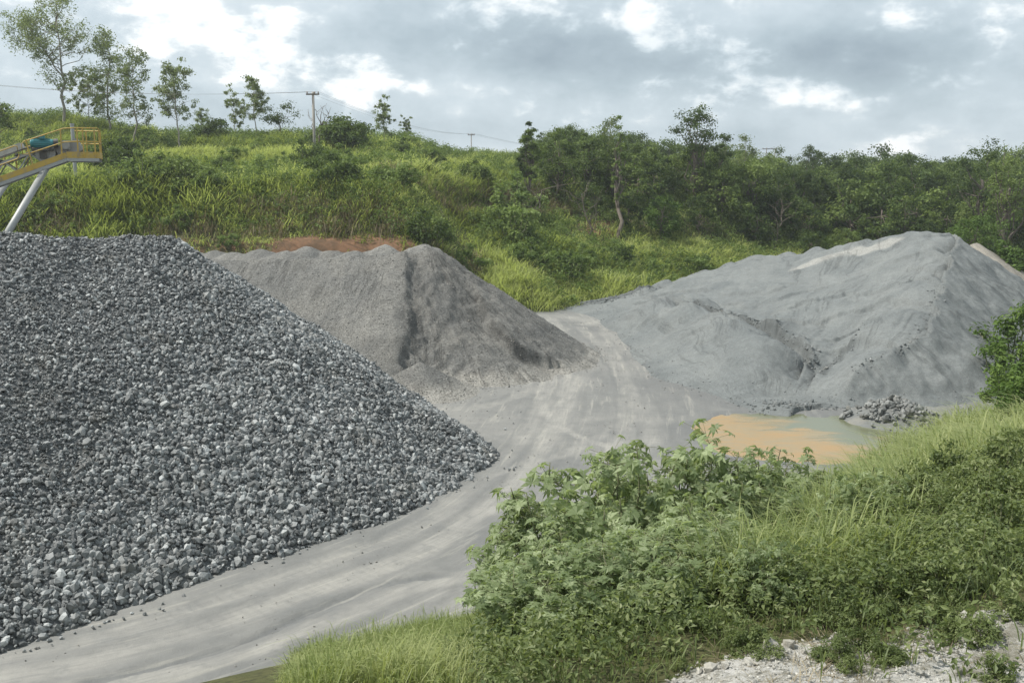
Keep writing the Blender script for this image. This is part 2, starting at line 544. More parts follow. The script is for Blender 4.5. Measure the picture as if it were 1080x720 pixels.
# ------------------------------------------------------------------ sky, sun
SUN = Vector((-.62, -.02, .92)).normalized()
w = bpy.data.worlds.new('World'); scene.world = w; w.use_nodes = True
nt = w.node_tree; nt.nodes.clear()
wo = nt.nodes.new('ShaderNodeOutputWorld'); bg = nt.nodes.new('ShaderNodeBackground')
STR = .1
bg.inputs[1].default_value = STR
nt.links.new(bg.outputs[0], wo.inputs[0])
sky = nt.nodes.new('ShaderNodeTexSky'); sky.sky_type = 'NISHITA'; sky.sun_disc = False
sky.sun_elevation = math.asin(SUN.z); sky.sun_rotation = math.atan2(SUN.x, SUN.y)
sky.air_density = 1.0; sky.dust_density = 2.0
tc = nt.nodes.new('ShaderNodeTexCoord').outputs['Generated']
sp = nt.nodes.new('ShaderNodeSeparateXYZ'); nt.links.new(tc, sp.inputs[0])
az = math_(nt, 'ARCTAN2', sp.outputs[0], sp.outputs[1])
el = math_(nt, 'ARCSINE', sp.outputs[2])
# spherical coordinates of the sky, stretched so clouds flatten towards the horizon
cv = nt.nodes.new('ShaderNodeCombineXYZ')
nt.links.new(math_(nt, 'MULTIPLY', az, 1.0), cv.inputs[0])
nt.links.new(math_(nt, 'MULTIPLY', el, 1.7), cv.inputs[1])
cv.inputs[2].default_value = 3.7
big = noise(nt, 4.5, 9, .56, cv.outputs[0], .15)
det = noise(nt, 21.0, 10, .58, cv.outputs[0], .1)


def blob(u, v, ru, rv):
    """a cloud bank centred on a compass bearing and height in the sky"""
    r = ray(u, v); r = r / np.linalg.norm(r)
    a0 = math.atan2(r[0], r[1]); e0 = math.asin(r[2])
    dx = math_(nt, 'MULTIPLY', math_(nt, 'SUBTRACT', az, a0), F / ru)
    dy = math_(nt, 'MULTIPLY', math_(nt, 'SUBTRACT', el, e0), F / rv)
    d2 = math_(nt, 'ADD', math_(nt, 'MULTIPLY', dx, dx), math_(nt, 'MULTIPLY', dy, dy))
    return math_(nt, 'POWER', 2.718, math_(nt, 'MULTIPLY', d2, -1.0))


def sumb(lst):
    acc = None
    for u, v, ru, rv, k in lst:
        b_ = math_(nt, 'MULTIPLY', blob(u, v, ru, rv), k)
        acc = b_ if acc is None else math_(nt, 'ADD', acc, b_)
    return acc


bright = sumb([(262, 52, 65, 34, .32), (345, 88, 60, 26, .26), (405, 82, 42, 18, .30), (690, 12, 55, 40, .38), (540, 2, 70, 20, .38),
               (1020, 20, 130, 30, .22), (955, 148, 45, 16, .30), (330, 62, 30, 14, .2), (140, 15, 90, 22, .22), (158, 58, 26, 22, .3), (95, 75, 30, 30, .22), (10, 78, 30, 14, .3), (700, 105, 240, 22, .16),
               (100, -10, 300, 30, .05), (920, 105, 120, 22, .12)])
darkb = sumb([(560, 48, 110, 34, .42), (830, 70, 190, 36, .44), (900, 45, 120, 26, .14), (430, 30, 110, 40, .12), (400, 140, 260, 26, .16), (200, 120, 200, 20, .12), (700, 145, 200, 14, .08)])
base = math_(nt, 'ADD', math_(nt, 'MULTIPLY', math_(nt, 'SUBTRACT', big, .5), .75), math_(nt, 'MULTIPLY', math_(nt, 'SUBTRACT', det, .5), .5))
lump = math_(nt, 'ADD', math_(nt, 'MULTIPLY', bright, 2.2), math_(nt, 'MULTIPLY', math_(nt, 'SUBTRACT', det, .5), 2.4))
lump = math_(nt, 'ADD', lump, math_(nt, 'MULTIPLY', math_(nt, 'SUBTRACT', big, .5), 1.0))
puff = math_(nt, 'ADD', math_(nt, 'MULTIPLY', ramp(nt, lump, .30, .82), .36), math_(nt, 'MULTIPLY', bright, .25))
base = math_(nt, 'ADD', base, puff)
base = math_(nt, 'SUBTRACT', base, math_(nt, 'MULTIPLY', darkb, .8))
base = math_(nt, 'ADD', base, .44, True)
cr = nt.nodes.new('ShaderNodeValToRGB'); nt.links.new(base, cr.inputs[0])
els = cr.color_ramp.elements
K = 1.0 / STR
def lin(r, g, b_):
    f_ = lambda c: ((c / 255 + .055) / 1.055) ** 2.4
    return (f_(r), f_(g), f_(b_), 1)
els[0].position = .0; els[0].color = lin(138, 152, 162)
els[1].position = .95; els[1].color = lin(246, 247, 246)
for pos, c_ in ((.22, (160, 174, 182)), (.42, (183, 195, 202)), (.6, (205, 213, 217)), (.76, (228, 232, 234))):
    e_ = els.new(pos); e_.color = lin(*c_)
sc_ = nt.nodes.new('ShaderNodeVectorMath'); sc_.operation = 'SCALE'; sc_.inputs['Scale'].default_value = K
nt.links.new(cr.outputs[0], sc_.inputs[0])
mixs = mixc(nt, .93, sky.outputs[0], sc_.outputs[0])
nt.links.new(mixs, bg.inputs[0])

sl = bpy.data.lights.new('sun', 'SUN'); sl.energy = 3.9; sl.angle = R(1.2); sl.color = (1, .955, .88)
so = bpy.data.objects.new('sun', sl); COL.objects.link(so)
so.rotation_euler = SUN.to_track_quat('Z', 'Y').to_euler(); so.location = (0, 0, 60)

# ------------------------------------------------------------------ ground sheet
def axis(lo, hi, d0, dense_lo, dense_hi, growth=1.12):
    c = list(np.arange(dense_lo, dense_hi, d0))
    s = d0; x = c[-1]
    while x < hi: s *= growth; x += s; c.append(x)
    s = d0; x = c[0]
    while x > lo: s *= growth; x -= s; c.insert(0, x)
    return np.array(c)


xs = axis(-1500, 1500, .5, -70, 90); xs = np.unique(np.concatenate([xs, np.arange(-1, 8, .05)])); ys = axis(-300, 2500, .5, 5, 170); ys = np.unique(np.concatenate([ys, np.arange(8.5, 14.5, .05)]))
X, Y, Q = grid(xs, ys)
Z = G(X, Y)
b_, h_, db_, f_, a_ = ground_parts(X, Y)
soil = (sstep(-.3, .4, f_) * sstep(5.2, 3.0, f_) * sstep(.02, -.06, a_) +
        sstep(17.5, 19.5, f_) * sstep(24, 22, f_) * sstep(-.02, .02, a_) * sstep(.12, .08, a_) * .25 +
        sstep(10, 12, f_) * sstep(17, 15, f_) * sstep(.04, .08, a_) * sstep(.12, .1, a_) * .55)
soil = soil * np.where((a_ < -.1), sstep(-.5, -.42, a_) * (.5 + .65 * (a_ > -.24)), 1)
pale = sstep(-.25, .25, pale_side(X, Y)) * sstep(40, 30, Y) * (b_ > h_)
def pale_relief(x, y):
    return .10 * fbm(x * 1.6, y * 1.6, 5, 142) + .14 * np.abs(fbm(x * 2.7, y * 2.7, 5, 143)) + .05 * fbm(x * 9, y * 9, 3, 146)
Z = Z + pale * pale_relief(X, Y)
mb = MB(); mb.add(np.stack([X, Y, Z], -1), None, Q)
ground = link('ground', mb.mesh('ground', M_ground, True, {'soil': soil, 'pale': pale}), kind='structure')

# ------------------------------------------------------------------ yard sheet
TR = [  # image bearings of wheel tracks traced on the yard floor, half width, pale, damp, height, tread
    ([(-60, 722), (60, 705), (160, 678), (250, 650), (330, 622), (400, 600), (460, 573), (520, 530), (560, 490), (590, 440), (600, 400), (596, 360), (580, 335)], .42, .7, 0, -.012, 1),
    ([(-60, 700), (60, 683), (160, 655), (250, 625), (330, 597), (400, 573), (450, 548), (500, 512), (535, 480), (560, 450), (572, 420), (575, 398), (585, 375)], .35, .5, 0, -.012, 1),
    ([(90, 720), (205, 693), (260, 675), (330, 645), (400, 618), (440, 610), (500, 606)], .13, 0, 1.0, -.06, 1),
    ([(130, 722), (215, 702), (280, 684), (350, 655), (410, 630), (450, 618), (520, 600)], .32, .7, 0, .035, 0),
    ([(480, 640), (560, 570), (620, 510), (655, 460), (662, 430), (655, 400), (640, 372), (610, 345)], .35, .5, 0, -.01, 1),
    ([(690, 470), (680, 440), (665, 410), (650, 385), (630, 360)], .4, .45, 0, -.015, 1),
    ([(640, 470), (600, 455), (576, 435), (570, 410), (585, 388), (615, 372)], .22, .7, 0, -.01, 0),
    ([(520, 500), (590, 480), (650, 450), (680, 425)], .3, .5, 0, -.01, 0),
    ([(540, 470), (580, 452), (640, 440), (690, 445), (740, 438)], .5, .35, 0, 0, 0),
    ([(450, 432), (510, 428), (560, 412), (590, 395), (605, 380)], .35, .55, 0, -.01, 1),
    ([(455, 445), (520, 444), (575, 428), (605, 405), (625, 385)], .3, .4, 0, -.01, 1),
    ([(620, 342), (660, 334), (700, 322)], .7, .8, 0, 0, 0),
    ([(560, 332), (610, 336), (640, 345), (650, 370)], .8, .5, 0, 0, 0),
    ([(700, 480), (715, 455), (700, 425), (680, 400)], .5, 0, .6, 0, 0),
    ([(740, 415), (790, 428), (850, 437), (900, 437)], 1.1, 0, 1.0, 0, 0),
    ([(700, 400), (760, 418), (820, 432)], .9, 0, .9, 0, 0),
    ([(640, 395), (680, 412), (730, 425)], 1.2, 0, .6, 0, 0),
    ([(380, 590), (420, 560), (470, 530), (520, 500), (545, 480)], .5, 0, .5, 0, 0),
]
MAINROAD = smooth_poly([flat(u, v) for u, v in [(-400, 790), (-60, 712), (160, 668), (330, 611), (460, 560), (530, 508), (575, 440), (588, 400), (590, 360), (580, 337), (560, 328), (500, 320)]], 6)
yy = [13.0]; s_ = .075
while yy[-1] < 118: s_ = .075 + (yy[-1] - 13) * .0065; yy.append(yy[-1] + s_)
yy = np.array(yy)
xx = np.concatenate([np.arange(-60, -16, .4), np.arange(-16, 22, .11), np.arange(22, 60, .4)])
X, Y, Q = grid(xx, yy)
pale = np.zeros_like(X); damp_shade = np.zeros_like(X); hh = np.zeros_like(X); tread = np.zeros_like(X); arc = np.zeros_like(X); bestd = np.full_like(X, 9.)
nz = fbm(X * .8, Y * .8, 4, 21)
for pts, hw, pl, dm, dh, tr in TR:
    poly = smooth_poly([flat(u, v) for u, v in pts], 6)
    d, sd, ar = polydist(X, Y, poly)
    d = np.abs(d + nz * .35)
    mk = sstep(hw * 1.7, hw * .5, d) * (0.65 + .9 * fbm(X * 1.7, Y * 1.7, 3, 8) + .2)
    pale = np.maximum(pale, mk * pl); damp_shade = np.maximum(damp_shade, mk * dm); hh += mk * dh
    hh += .02 * sstep(hw * 2.4, hw * 1.7, d) * sstep(hw * 1.1, hw * 1.6, d) * tr
    if tr:
        k = (d < bestd); arc = np.where(k, ar, arc); bestd = np.where(k, d, bestd)
        tread = np.maximum(tread, sstep(hw * 1.3, hw * .7, d) * sstep(.42, .6, vnoise(X * .35, Y * .35, 4) + .1))
PUD = np.array([(733, 468), (760, 447), (790, 440), (850, 438), (900, 441), (945, 452), (950, 470), (930, 488), (880, 500), (800, 505), (745, 490)], float)
pud = np.array([flat(u, v) for u, v in PUD])
pc = np.array([11.6, 38.3])
rr = np.hypot((X - pc[0]) / 4.3, (Y - pc[1]) / 3.9) + .35 * fbm(X * .7, Y * .7, 4, 31) + .12 * fbm(X * 2.5, Y * 2.5, 3, 32)
hh -= .10 * sstep(1.12, .85, rr); pudr = rr
hh += .012 * nz + .02 * fbm(X * .25, Y * .25, 3, 9)
damp_shade = np.maximum(damp_shade, sstep(1.32, 1.02, rr) * .9)
lat_d, lat_s, arc = polydist(X, Y, MAINROAD); lat = lat_d * lat_s
hh += .035 * fbm(arc * .3, lat * 2.2, 4, 151) + .02 * fbm(X * 3, Y * 3, 3, 152)
mb = MB(); mb.add(np.stack([X, Y, hh], -1), None, Q)
link('quarry_road', mb.mesh('quarry_road', M_yard, True, {'pale': pale, 'damp_shade': damp_shade, 'tread': tread, 'arc': arc, 'lat': lat}), kind='structure')
th = np.linspace(0, 2 * np.pi, 73)[:-1]
mb = MB()
ring = np.stack([pc[0] + 5.6 * np.cos(th), pc[1] + 4.9 * np.sin(th), np.full(72, -.035)], 1)
mb.add(np.vstack([ring, [[pc[0], pc[1], -.035]]]), [(i, (i + 1) % 72, 72) for i in range(72)])
link('puddle_water', mb.mesh('puddle_water', M_mud), kind='structure')

# ------------------------------------------------------------------ piles
def ridge_h(x, y, ridge, slope, flat_top=0.0):
    """heap: ridge polyline of (x, y, z), falling away at the angle of repose"""
    ridge = np.asarray(ridge, float)
    best = np.full(np.shape(x), -99.)
    for i in range(len(ridge) - 1):
        a, b = ridge[i], ridge[i + 1]
        d = b[:2] - a[:2]; L2 = (d ** 2).sum()
        t = np.clip(((x - a[0]) * d[0] + (y - a[1]) * d[1]) / L2, 0, 1)
        ds = np.hypot(x - a[0] - t * d[0], y - a[1] - t * d[1])
        best = np.maximum(best, a[2] + t * (b[2] - a[2]) - slope * np.maximum(ds - flat_top, 0))
    return best


def heap_mesh(name, mat, fn, x0, x1, y0, y1, step, smooth=True, extra=None, btint=.5):
    X, Y, Q = grid(np.arange(x0, x1, step), np.arange(y0, y1, step))
    Z = fn(X, Y)
    keep = (Z.ravel()[Q] > -.25).any(1)
    Q = Q[keep]
    used = np.unique(Q); remap = -np.ones(X.size, np.int64); remap[used] = np.arange(len(used))
    V = np.stack([X, Y, np.maximum(Z, -.3)], -1).reshape(-1, 3)[used]
    mb = MB(); mb.add(V, None, remap[Q], btint)
    ex = extra(V[:, 0], V[:, 1], V[:, 2]) if extra else {}
    # close the underside so that the heap is a solid
    return mb.mesh(name, mat, smooth, ex)


RIDGE_A = [(-3.6, 35.2, 1.9), (-12.4, 35.5, 7.9), (-14.4, 34.2, 8.15), (-17.0, 32.0, 8.38), (-19.5, 30.3, 8.45), (-27, 26, 8.2), (-36, 21, 7.5)]
def pile_a(x, y):
    h = ridge_h(x, y, RIDGE_A, np.interp(x, [-16, -10, -3, 0], [.60, .665, .74, .70]), .3)
    n = fbm(x * .35, y * .35, 4, 41)
    h = np.where(h < 1.2, h * .8 + .24 * 1.0, h) if False else h
    return h + n * .7 + .12 * fbm(x * 1.6, y * 1.6, 3, 42)

RIDGE_B = [(-4.7, 56.8, 6.25), (-6.5, 56.5, 6.0), (-10, 57, 5.65), (-15, 58, 5.5), (-22, 60, 5.4), (-32, 63, 5.3)]
BUMPS_B = [(*at(444, 256, 59)[:2], at(444, 256, 59)[2]), *[(at(u, v, d)[0], d, at(u, v, d)[2]) for u, v, d in
          [(405, 258, 61), (375, 264, 60), (350, 263, 62), (322, 259, 62), (300, 264, 61), (275, 262, 63), (250, 265, 63), (228, 264, 64), (205, 266, 64), (180, 266, 65)]]]
def cones(x, y, lst, slope):
    best = np.full(np.shape(x), -99.)
    for cx, cy, cz in lst:
        d = np.sqrt((x - cx) ** 2 + (y - cy) ** 2 + .06)
        best = np.maximum(best, cz - slope * d)
    return best

CUT_B = [(-5.9, 55.8), (-5.6, 53.6), (-5.3, 51), (-5.5, 48.6), (-5.1, 46.5)]
def pile_b(x, y):
    h = ridge_h(x, y, RIDGE_B, np.interp(x, [-6, -3], [.60, .67]), .4)
    rdB, rsB, raB = polydist(x, y, RIDGE_B)
    cb_ = cones(x + .8 * fbm(x * .6, y * .6, 3, 501), y + .8 * fbm(x * .6, y * .6, 3, 502), BUMPS_B, .42) + .16
    behind = np.where(rsB < 0, rdB, 0) * sstep(-3.2, -5.0, x)
    h = np.maximum(h, np.minimum(cb_, h + 1.3 * behind))
    rd, rs_, ra = polydist(x, y, RIDGE_B)
    h = h + .10 * fbm(ra * 1.3, rd * .3, 4, 503) + .05 * fbm(ra * 4, rd * .8 + ra, 3, 504)
    h = h + .25 * fbm(x * .5, y * .5, 4, 51)
    # excavated right-hand face: a bite with a crumbling vertical edge
    d, s, a = polydist(x, y, CUT_B)
    side = s * d + fbm(x * 1.5, y * 1.5, 4, 53) * .7
    inside = sstep(-.15, .45, side) * sstep(5.5, 1.0, side) * sstep(46, 48.5, y) * sstep(57.2, 55.6, y)
    h = h - inside * .55 * (1 + fbm(x * 3, y * 3, 3, 508))
    sc = polydist(x, y, [(-2.2, 55.5), (-1.2, 52.6), (.0, 51.2), (1.4, 51.5)])
    side2 = sc[1] * sc[0]
    h = h - .55 * sstep(-.1, .12, -side2) * sstep(2.4, .3, -side2) * sstep(49.5, 51, y) * sstep(56, 54.5, y)
    rough = sstep(-6, -5, x)
    h = h + (.07 + .08 * rough) * fbm(x * 2.6, y * 2.6, 4, 52) * 2 * sstep(-.4, .6, h)
    # small spilled cone at the foot and a feathered toe
    h = np.maximum(h, 1.55 - .55 * np.hypot(x + 4.4, y - 46.8))
    return np.where(h < .4, h * .7 + .12, h) - .10


def tps(pts, lam=1e-3):
    P = np.asarray(pts, float); n = len(P)
    r = np.hypot(P[:, None, 0] - P[None, :, 0], P[:, None, 1] - P[None, :, 1])
    U = np.where(r > 0, r * r * np.log(r + 1e-9), 0) + np.eye(n) * lam
    A = np.zeros((n + 3, n + 3)); A[:n, :n] = U; A[:n, n] = 1; A[:n, n + 1:] = P[:, :2]; A[n, :n] = 1; A[n + 1:, :n] = P[:, :2].T
    w = np.linalg.solve(A, np.concatenate([P[:, 2], [0, 0, 0]]))
    def f(x, y):
        sh = np.shape(x); x = np.ravel(x); y = np.ravel(y)
        o = w[n] + w[n + 1] * x + w[n + 2] * y
        for i in range(n):
            r2 = (x - P[i, 0]) ** 2 + (y - P[i, 1]) ** 2
            o = o + w[i] * .5 * r2 * np.log(r2 + 1e-12)
        return o.reshape(sh)
    return f


CP = [at(u, v, d) for u, v, d in [
    # sharp right ridge
    (1008, 251, 68), (1002, 272, 62), (993, 299, 57), (987, 325, 52.5), (986, 343, 50), (953, 362, 47.8), (918, 376, 46.4), (897, 390, 45.6), (872, 415, 44.6),
    # crest
    (1000, 246, 69), (960, 243, 71), (940, 247, 72), (900, 258, 75), (880, 262, 77), (830, 270, 80), (800, 272, 82), (770, 280, 83), (740, 288, 84), (705, 297, 84), (675, 308, 83),
    # interior
    (960, 262, 66), (930, 275, 68), (900, 300, 64), (850, 320, 61), (830, 345, 57), (856, 390, 49), (862, 372, 51), (820, 418, 45.5), (800, 300, 70), (760, 300, 74), (940, 300, 61), (950, 330, 54), (900, 350, 51.5),
    (910, 320, 58), (870, 290, 69), (840, 290, 72), (880, 400, 46.5),
    # front-left mound
    (700, 310, 67), (730, 318, 61.5), (765, 328, 57), (800, 341, 54), (830, 356, 51), (846, 368, 49.3),
    (740, 375, 51.5), (700, 350, 60), (800, 395, 46.8), (830, 395, 46.6)]]
TOE = [(605, 325.5), (640, 338), (655, 350), (672, 365), (685, 385), (700, 397), (740, 408), (790, 425), (830, 436), (869, 431), (900, 429), (940, 429), (980, 427), (1010, 422), (1030, 412), (1048, 397)]
CP += [np.array([*at(u, v, d)[:2], z]) for u, v, d, z in [(765, 328, 62, 1.5), (800, 341, 59, 1.3), (835, 356, 55, 1.0), (730, 318, 67, 1.5)]]
TP = [(*flat(u, v), 0.0) for u, v in TOE] + [(27.5, 57, 0), (31.5, 63.5, 0), (35.5, 70, .2), (38.5, 76, .8)]
OUT = [(4.5, 85, -.6), (4, 70, -1.2), (4.5, 62, -1.4), (4.8, 52, -1.5), (7, 45.5, -1.5), (10, 41, -1.5), (14, 40.8, -1.5), (19, 41.5, -1.7), (24, 46, -1.8), (29, 54, -1.8), (34, 62, -1.5), (40, 71, -1.2),
       (33, 80, 1.5), (28, 84, .5), (22, 90, 0), (14, 92, -1), (8, 90, -1), (40, 82, -1), (36, 90, -2)]
_f = tps(list(map(tuple, CP)) + TP + OUT, .02)
BUMPS_C = [(at(u, v, d)[0], d, at(u, v, d)[2] + .38) for u, v, d in
           [(742, 286, 82), (722, 294, 82), (772, 279, 81), (800, 271, 80), (832, 268, 79), (862, 263, 77), (765, 303, 75), (790, 314, 70), (705, 297, 82), (768, 354, 56), (684, 303, 80), (912, 254, 73), (885, 262, 74), (745, 322, 66)]]
RC = smooth_poly([at(u, v, d) for u, v, d in [(1001, 246, 70), (1008, 251, 67), (1002, 272, 61), (993, 299, 56), (987, 325, 51.5), (985, 345, 48.8), (953, 362, 47.2), (918, 376, 46.0), (897, 392, 45.2), (868, 428, 43.6)]], 5)
VC = flat(800, 434)
def rills_c(x, y):
    """drainage creases that fan out from the low outlet of the heap"""
    wx = x + 1.6 * fbm(x * .35, y * .35, 4, 611); wy = y + 1.6 * fbm(x * .35 + 3, y * .35, 4, 612)
    th_ = np.arctan2(wx - VC[0], wy - VC[1]); r_ = np.hypot(wx - VC[0], wy - VC[1])
    a_ = 1 - np.abs(fbm(th_ * 5, r_ * .07, 3, 613)) * 16
    b_ = 1 - np.abs(fbm(th_ * 13, r_ * .12 + 4, 3, 614)) * 12
    return np.clip(np.maximum(np.clip(a_, 0, 1), .55 * np.clip(b_, 0, 1)) * sstep(.35, .6, vnoise(x * .2, y * .2, 615) + .12) * sstep(5, 12, r_), 0, 1)

RCL = np.concatenate([[0], np.cumsum(np.hypot(*np.diff(RC[:, :2], axis=0).T))])
def pile_c(x, y):
    wx = x + .5 * fbm(x * .3, y * .3, 3, 61); wy = y + .5 * fbm(x * .3 + 9, y * .3, 3, 62)
    h = _f(wx, wy)
    c = cones(wx, wy, BUMPS_C, .5)
    h = np.where(h > .2, np.maximum(h, c), h)
    jx = x + 1.0 * fbm(x * .8, y * .8, 4, 601); jy = y + 1.0 * fbm(x * .8 + 5, y * .8, 4, 602)
    rd, rs_, ra = polydist(jx, jy, RC)
    zr = np.interp(ra, RCL, RC[:, 2])
    face = zr - .68 * rd + .10 * fbm(ra * 1.6, rd * .22, 3, 603) + .12 * fbm(ra * 4.0, rd * .3, 2, 604)
    right = rs_ > 0
    lip = 0
    h = np.where(right, face, np.maximum(np.where(rd < 3.5, np.minimum(h, zr + .05 * rd), h) + lip * .5, -9))
    lf = np.where(right, 0.0, 1.0)
    # slumped terraces following the fall line, with crumbling scarps
    warp = fbm(x * .25, y * .25, 4, 63) * 5
    t = (y * .55 + x * .35 + warp) * .42
    fr = t - np.floor(t)
    msk = sstep(.45, .65, vnoise(x * .16, y * .16, 64)) * sstep(.3, 1.0, h)
    h = h + lf * msk * (.26 * (1 - fr) * sstep(0, .08, fr) - .1)
    rg = 1 - np.abs(fbm(x * .45 + .3 * y, y * .28, 4, 65)) * 6
    h = h - lf * .13 * np.clip(rg, 0, 1) * sstep(.3, 1.2, h)
    rg2 = rills_c(x, y)
    h = h - lf * .14 * rg2 * sstep(.3, 1.0, h)
    h = h + lf * .05 * np.maximum(fbm(x * .55, y * .55, 3, 606), 0) * 2 * sstep(.3, 1.0, h)
    h = h + lf * (.05 * fbm(x * 1.1, y * 1.1, 4, 66) - .05 * np.abs(fbm(x * 1.5 + y, y * .9, 4, 607)) * 2) * sstep(0, .8, h) + .035 * fbm(x * 4, y * 4, 2, 608)
    # scarp with dark crumbled rim
    for pts, dep in (([at(u, v, d)[:2] for u, v, d in [(728, 322, 66), (752, 330, 63.5), (775, 334, 61.5), (800, 345, 58.5), (828, 357, 54.5), (852, 372, 50.5), (850, 388, 48.8)]], .95),
                     ([at(u, v, d)[:2] for u, v, d in [(918, 348, 54), (895, 372, 50), (872, 385, 48.5), (862, 398, 47)]], .6),
                     ([at(u, v, d)[:2] for u, v, d in [(610, 322, 79.5), (640, 315, 80), (680, 308, 80.5)]], .3)):
        d, s, a = polydist(x, y, smooth_poly(pts, 5))
        sd = s * d + .4 * fbm(x * .7, y * .7, 4, 67)
        fall = sstep(3.0, .5, np.abs(d)) * sstep(.05, .4, h + .2)
        h = h + dep * .5 * fall * (sstep(.14, -.14, -sd) * 2 - 1) * .8
        h = h + .3 * sstep(1.3, .1, np.abs(sd)) * fbm(x * 2.6, y * 2.6, 3, 68)
    return np.where(h < .35, h * .6 + .14, h)


def ex_a(x, y, z): return {'pale': np.zeros_like(x), 'damp_shade': np.zeros_like(x), 'ua': x, 'ub': y}
def ex_b(x, y, z):
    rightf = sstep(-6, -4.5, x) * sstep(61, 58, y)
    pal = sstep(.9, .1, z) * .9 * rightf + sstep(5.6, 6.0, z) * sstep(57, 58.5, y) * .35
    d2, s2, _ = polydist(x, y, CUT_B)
    dm = sstep(.9, .1, np.abs(d2 - .3)) * .3 * sstep(47, 49, y) + rightf * .34 * sstep(.5, 2, z)  # shadow by the cut edge and shaded right face put into the colour
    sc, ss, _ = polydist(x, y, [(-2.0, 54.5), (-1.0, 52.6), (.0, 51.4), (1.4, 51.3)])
    dm = np.maximum(dm, sstep(.55, .05, sc + 1.3 * fbm(x * 1.4, y * 1.4, 4, 72)) * .7)  # shade of the curved gash painted as darker gravel
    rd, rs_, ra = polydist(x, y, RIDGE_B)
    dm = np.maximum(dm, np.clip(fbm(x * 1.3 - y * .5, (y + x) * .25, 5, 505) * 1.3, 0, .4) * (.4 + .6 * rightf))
    rd, rs_, ra = polydist(x, y, RIDGE_B); th_ = np.arctan2(x + 4.7, 56.8 - y)
    ua = np.where(ra > .01, ra, -th_ * 7)
    pal = np.maximum(pal, np.clip(fbm(ra * 1.1 + rd * .5, rd * .2, 4, 506) * 1.2, 0, .3))
    return {'pale': np.clip(pal, 0, 1), 'damp_shade': np.clip(dm, 0, 1), 'ua': ua, 'ub': rd}
def ex_c(x, y, z):
    ps = smooth_poly([at(u, v, d)[:2] for u, v, d in [(838, 285, 73.5), (870, 279, 72.5), (905, 272, 71.5), (945, 264, 70)]], 5)
    d, s, a = polydist(x, y, ps)
    d = np.abs(d + .8 * fbm(x * .8, y * .8, 4, 73))
    pal = sstep(1.0, .2, d) * .5
    dm = np.zeros_like(x)
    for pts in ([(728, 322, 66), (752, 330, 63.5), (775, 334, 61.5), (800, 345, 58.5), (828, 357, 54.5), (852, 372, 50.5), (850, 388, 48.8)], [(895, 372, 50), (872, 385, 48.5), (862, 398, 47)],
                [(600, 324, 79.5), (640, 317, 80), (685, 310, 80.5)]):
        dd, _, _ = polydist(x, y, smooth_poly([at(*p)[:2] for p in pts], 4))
        dm = np.maximum(dm, sstep(.8, .1, dd + .9 * fbm(x * 1.3, y * 1.3, 4, 74)) * .6)  # scarps darkened: damp crumble plus edge shadow painted into the colour
    dm = np.maximum(dm, .35 * sstep(.5, .1, z) * sstep(.1, -.1, fbm(x * .5, y * .5, 3, 75)))
    dm = np.maximum(dm, .28 * rills_c(x, y))  # drainage creases tinted darker
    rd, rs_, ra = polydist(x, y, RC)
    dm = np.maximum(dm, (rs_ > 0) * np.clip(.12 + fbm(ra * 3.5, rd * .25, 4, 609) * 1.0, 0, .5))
    dm = np.maximum(dm, np.clip(fbm(x * .22, y * .22, 5, 616) * .9, 0, .3))
    wx = x + 1.6 * fbm(x * .35, y * .35, 4, 611); wy = y + 1.6 * fbm(x * .35 + 3, y * .35, 4, 612)
    th_ = np.arctan2(wx - VC[0], wy - VC[1]) * 22; r_ = np.hypot(wx - VC[0], wy - VC[1])
    return {'pale': pal, 'damp_shade': dm, 'ua': np.where(rs_ > 0, ra, th_), 'ub': np.where(rs_ > 0, rd, r_)}


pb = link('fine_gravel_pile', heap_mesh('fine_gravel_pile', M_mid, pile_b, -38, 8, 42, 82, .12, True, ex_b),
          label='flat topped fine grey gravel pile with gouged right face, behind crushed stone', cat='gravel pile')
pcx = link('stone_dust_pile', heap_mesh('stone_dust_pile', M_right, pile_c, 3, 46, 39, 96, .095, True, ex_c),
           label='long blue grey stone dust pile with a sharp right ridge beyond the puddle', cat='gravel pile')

# brownish heap behind the right end
BR = [(*at(1030, 257, 84)[:2], at(1030, 257, 84)[2]), (*at(1052, 275, 80)[:2], at(1052, 275, 80)[2]), (*at(1075, 300, 78)[:2], at(1075, 300, 78)[2] - .2)]
def pile_d(x, y):
    return ridge_h(x, y, BR, .6, .2) + .3 * fbm(x * .5, y * .5, 4, 81)
link('brown_gravel_pile', heap_mesh('brown_gravel_pile', M_brown, pile_d, 28, 56, 66, 98, .3, True, ex_a),
     label='small brownish gravel pile half hidden behind the right shoulder of the blue grey pile', cat='gravel pile')

# ---- crushed stone
_t = (1 + 5 ** .5) / 2
ICO = unit(np.array([(-1, _t, 0), (1, _t, 0), (-1, -_t, 0), (1, -_t, 0), (0, -1, _t), (0, 1, _t), (0, -1, -_t), (0, 1, -_t), (_t, 0, -1), (_t, 0, 1), (-_t, 0, -1), (-_t, 0, 1)], float))
ICOF = np.array([(0, 11, 5), (0, 5, 1), (0, 1, 7), (0, 7, 10), (0, 10, 11), (1, 5, 9), (5, 11, 4), (11, 10, 2), (10, 7, 6), (7, 1, 8), (3, 9, 4), (3, 4, 2), (3, 2, 6), (3, 6, 8), (3, 8, 9), (4, 9, 5), (2, 4, 11), (6, 2, 10), (8, 6, 7), (9, 8, 1)])


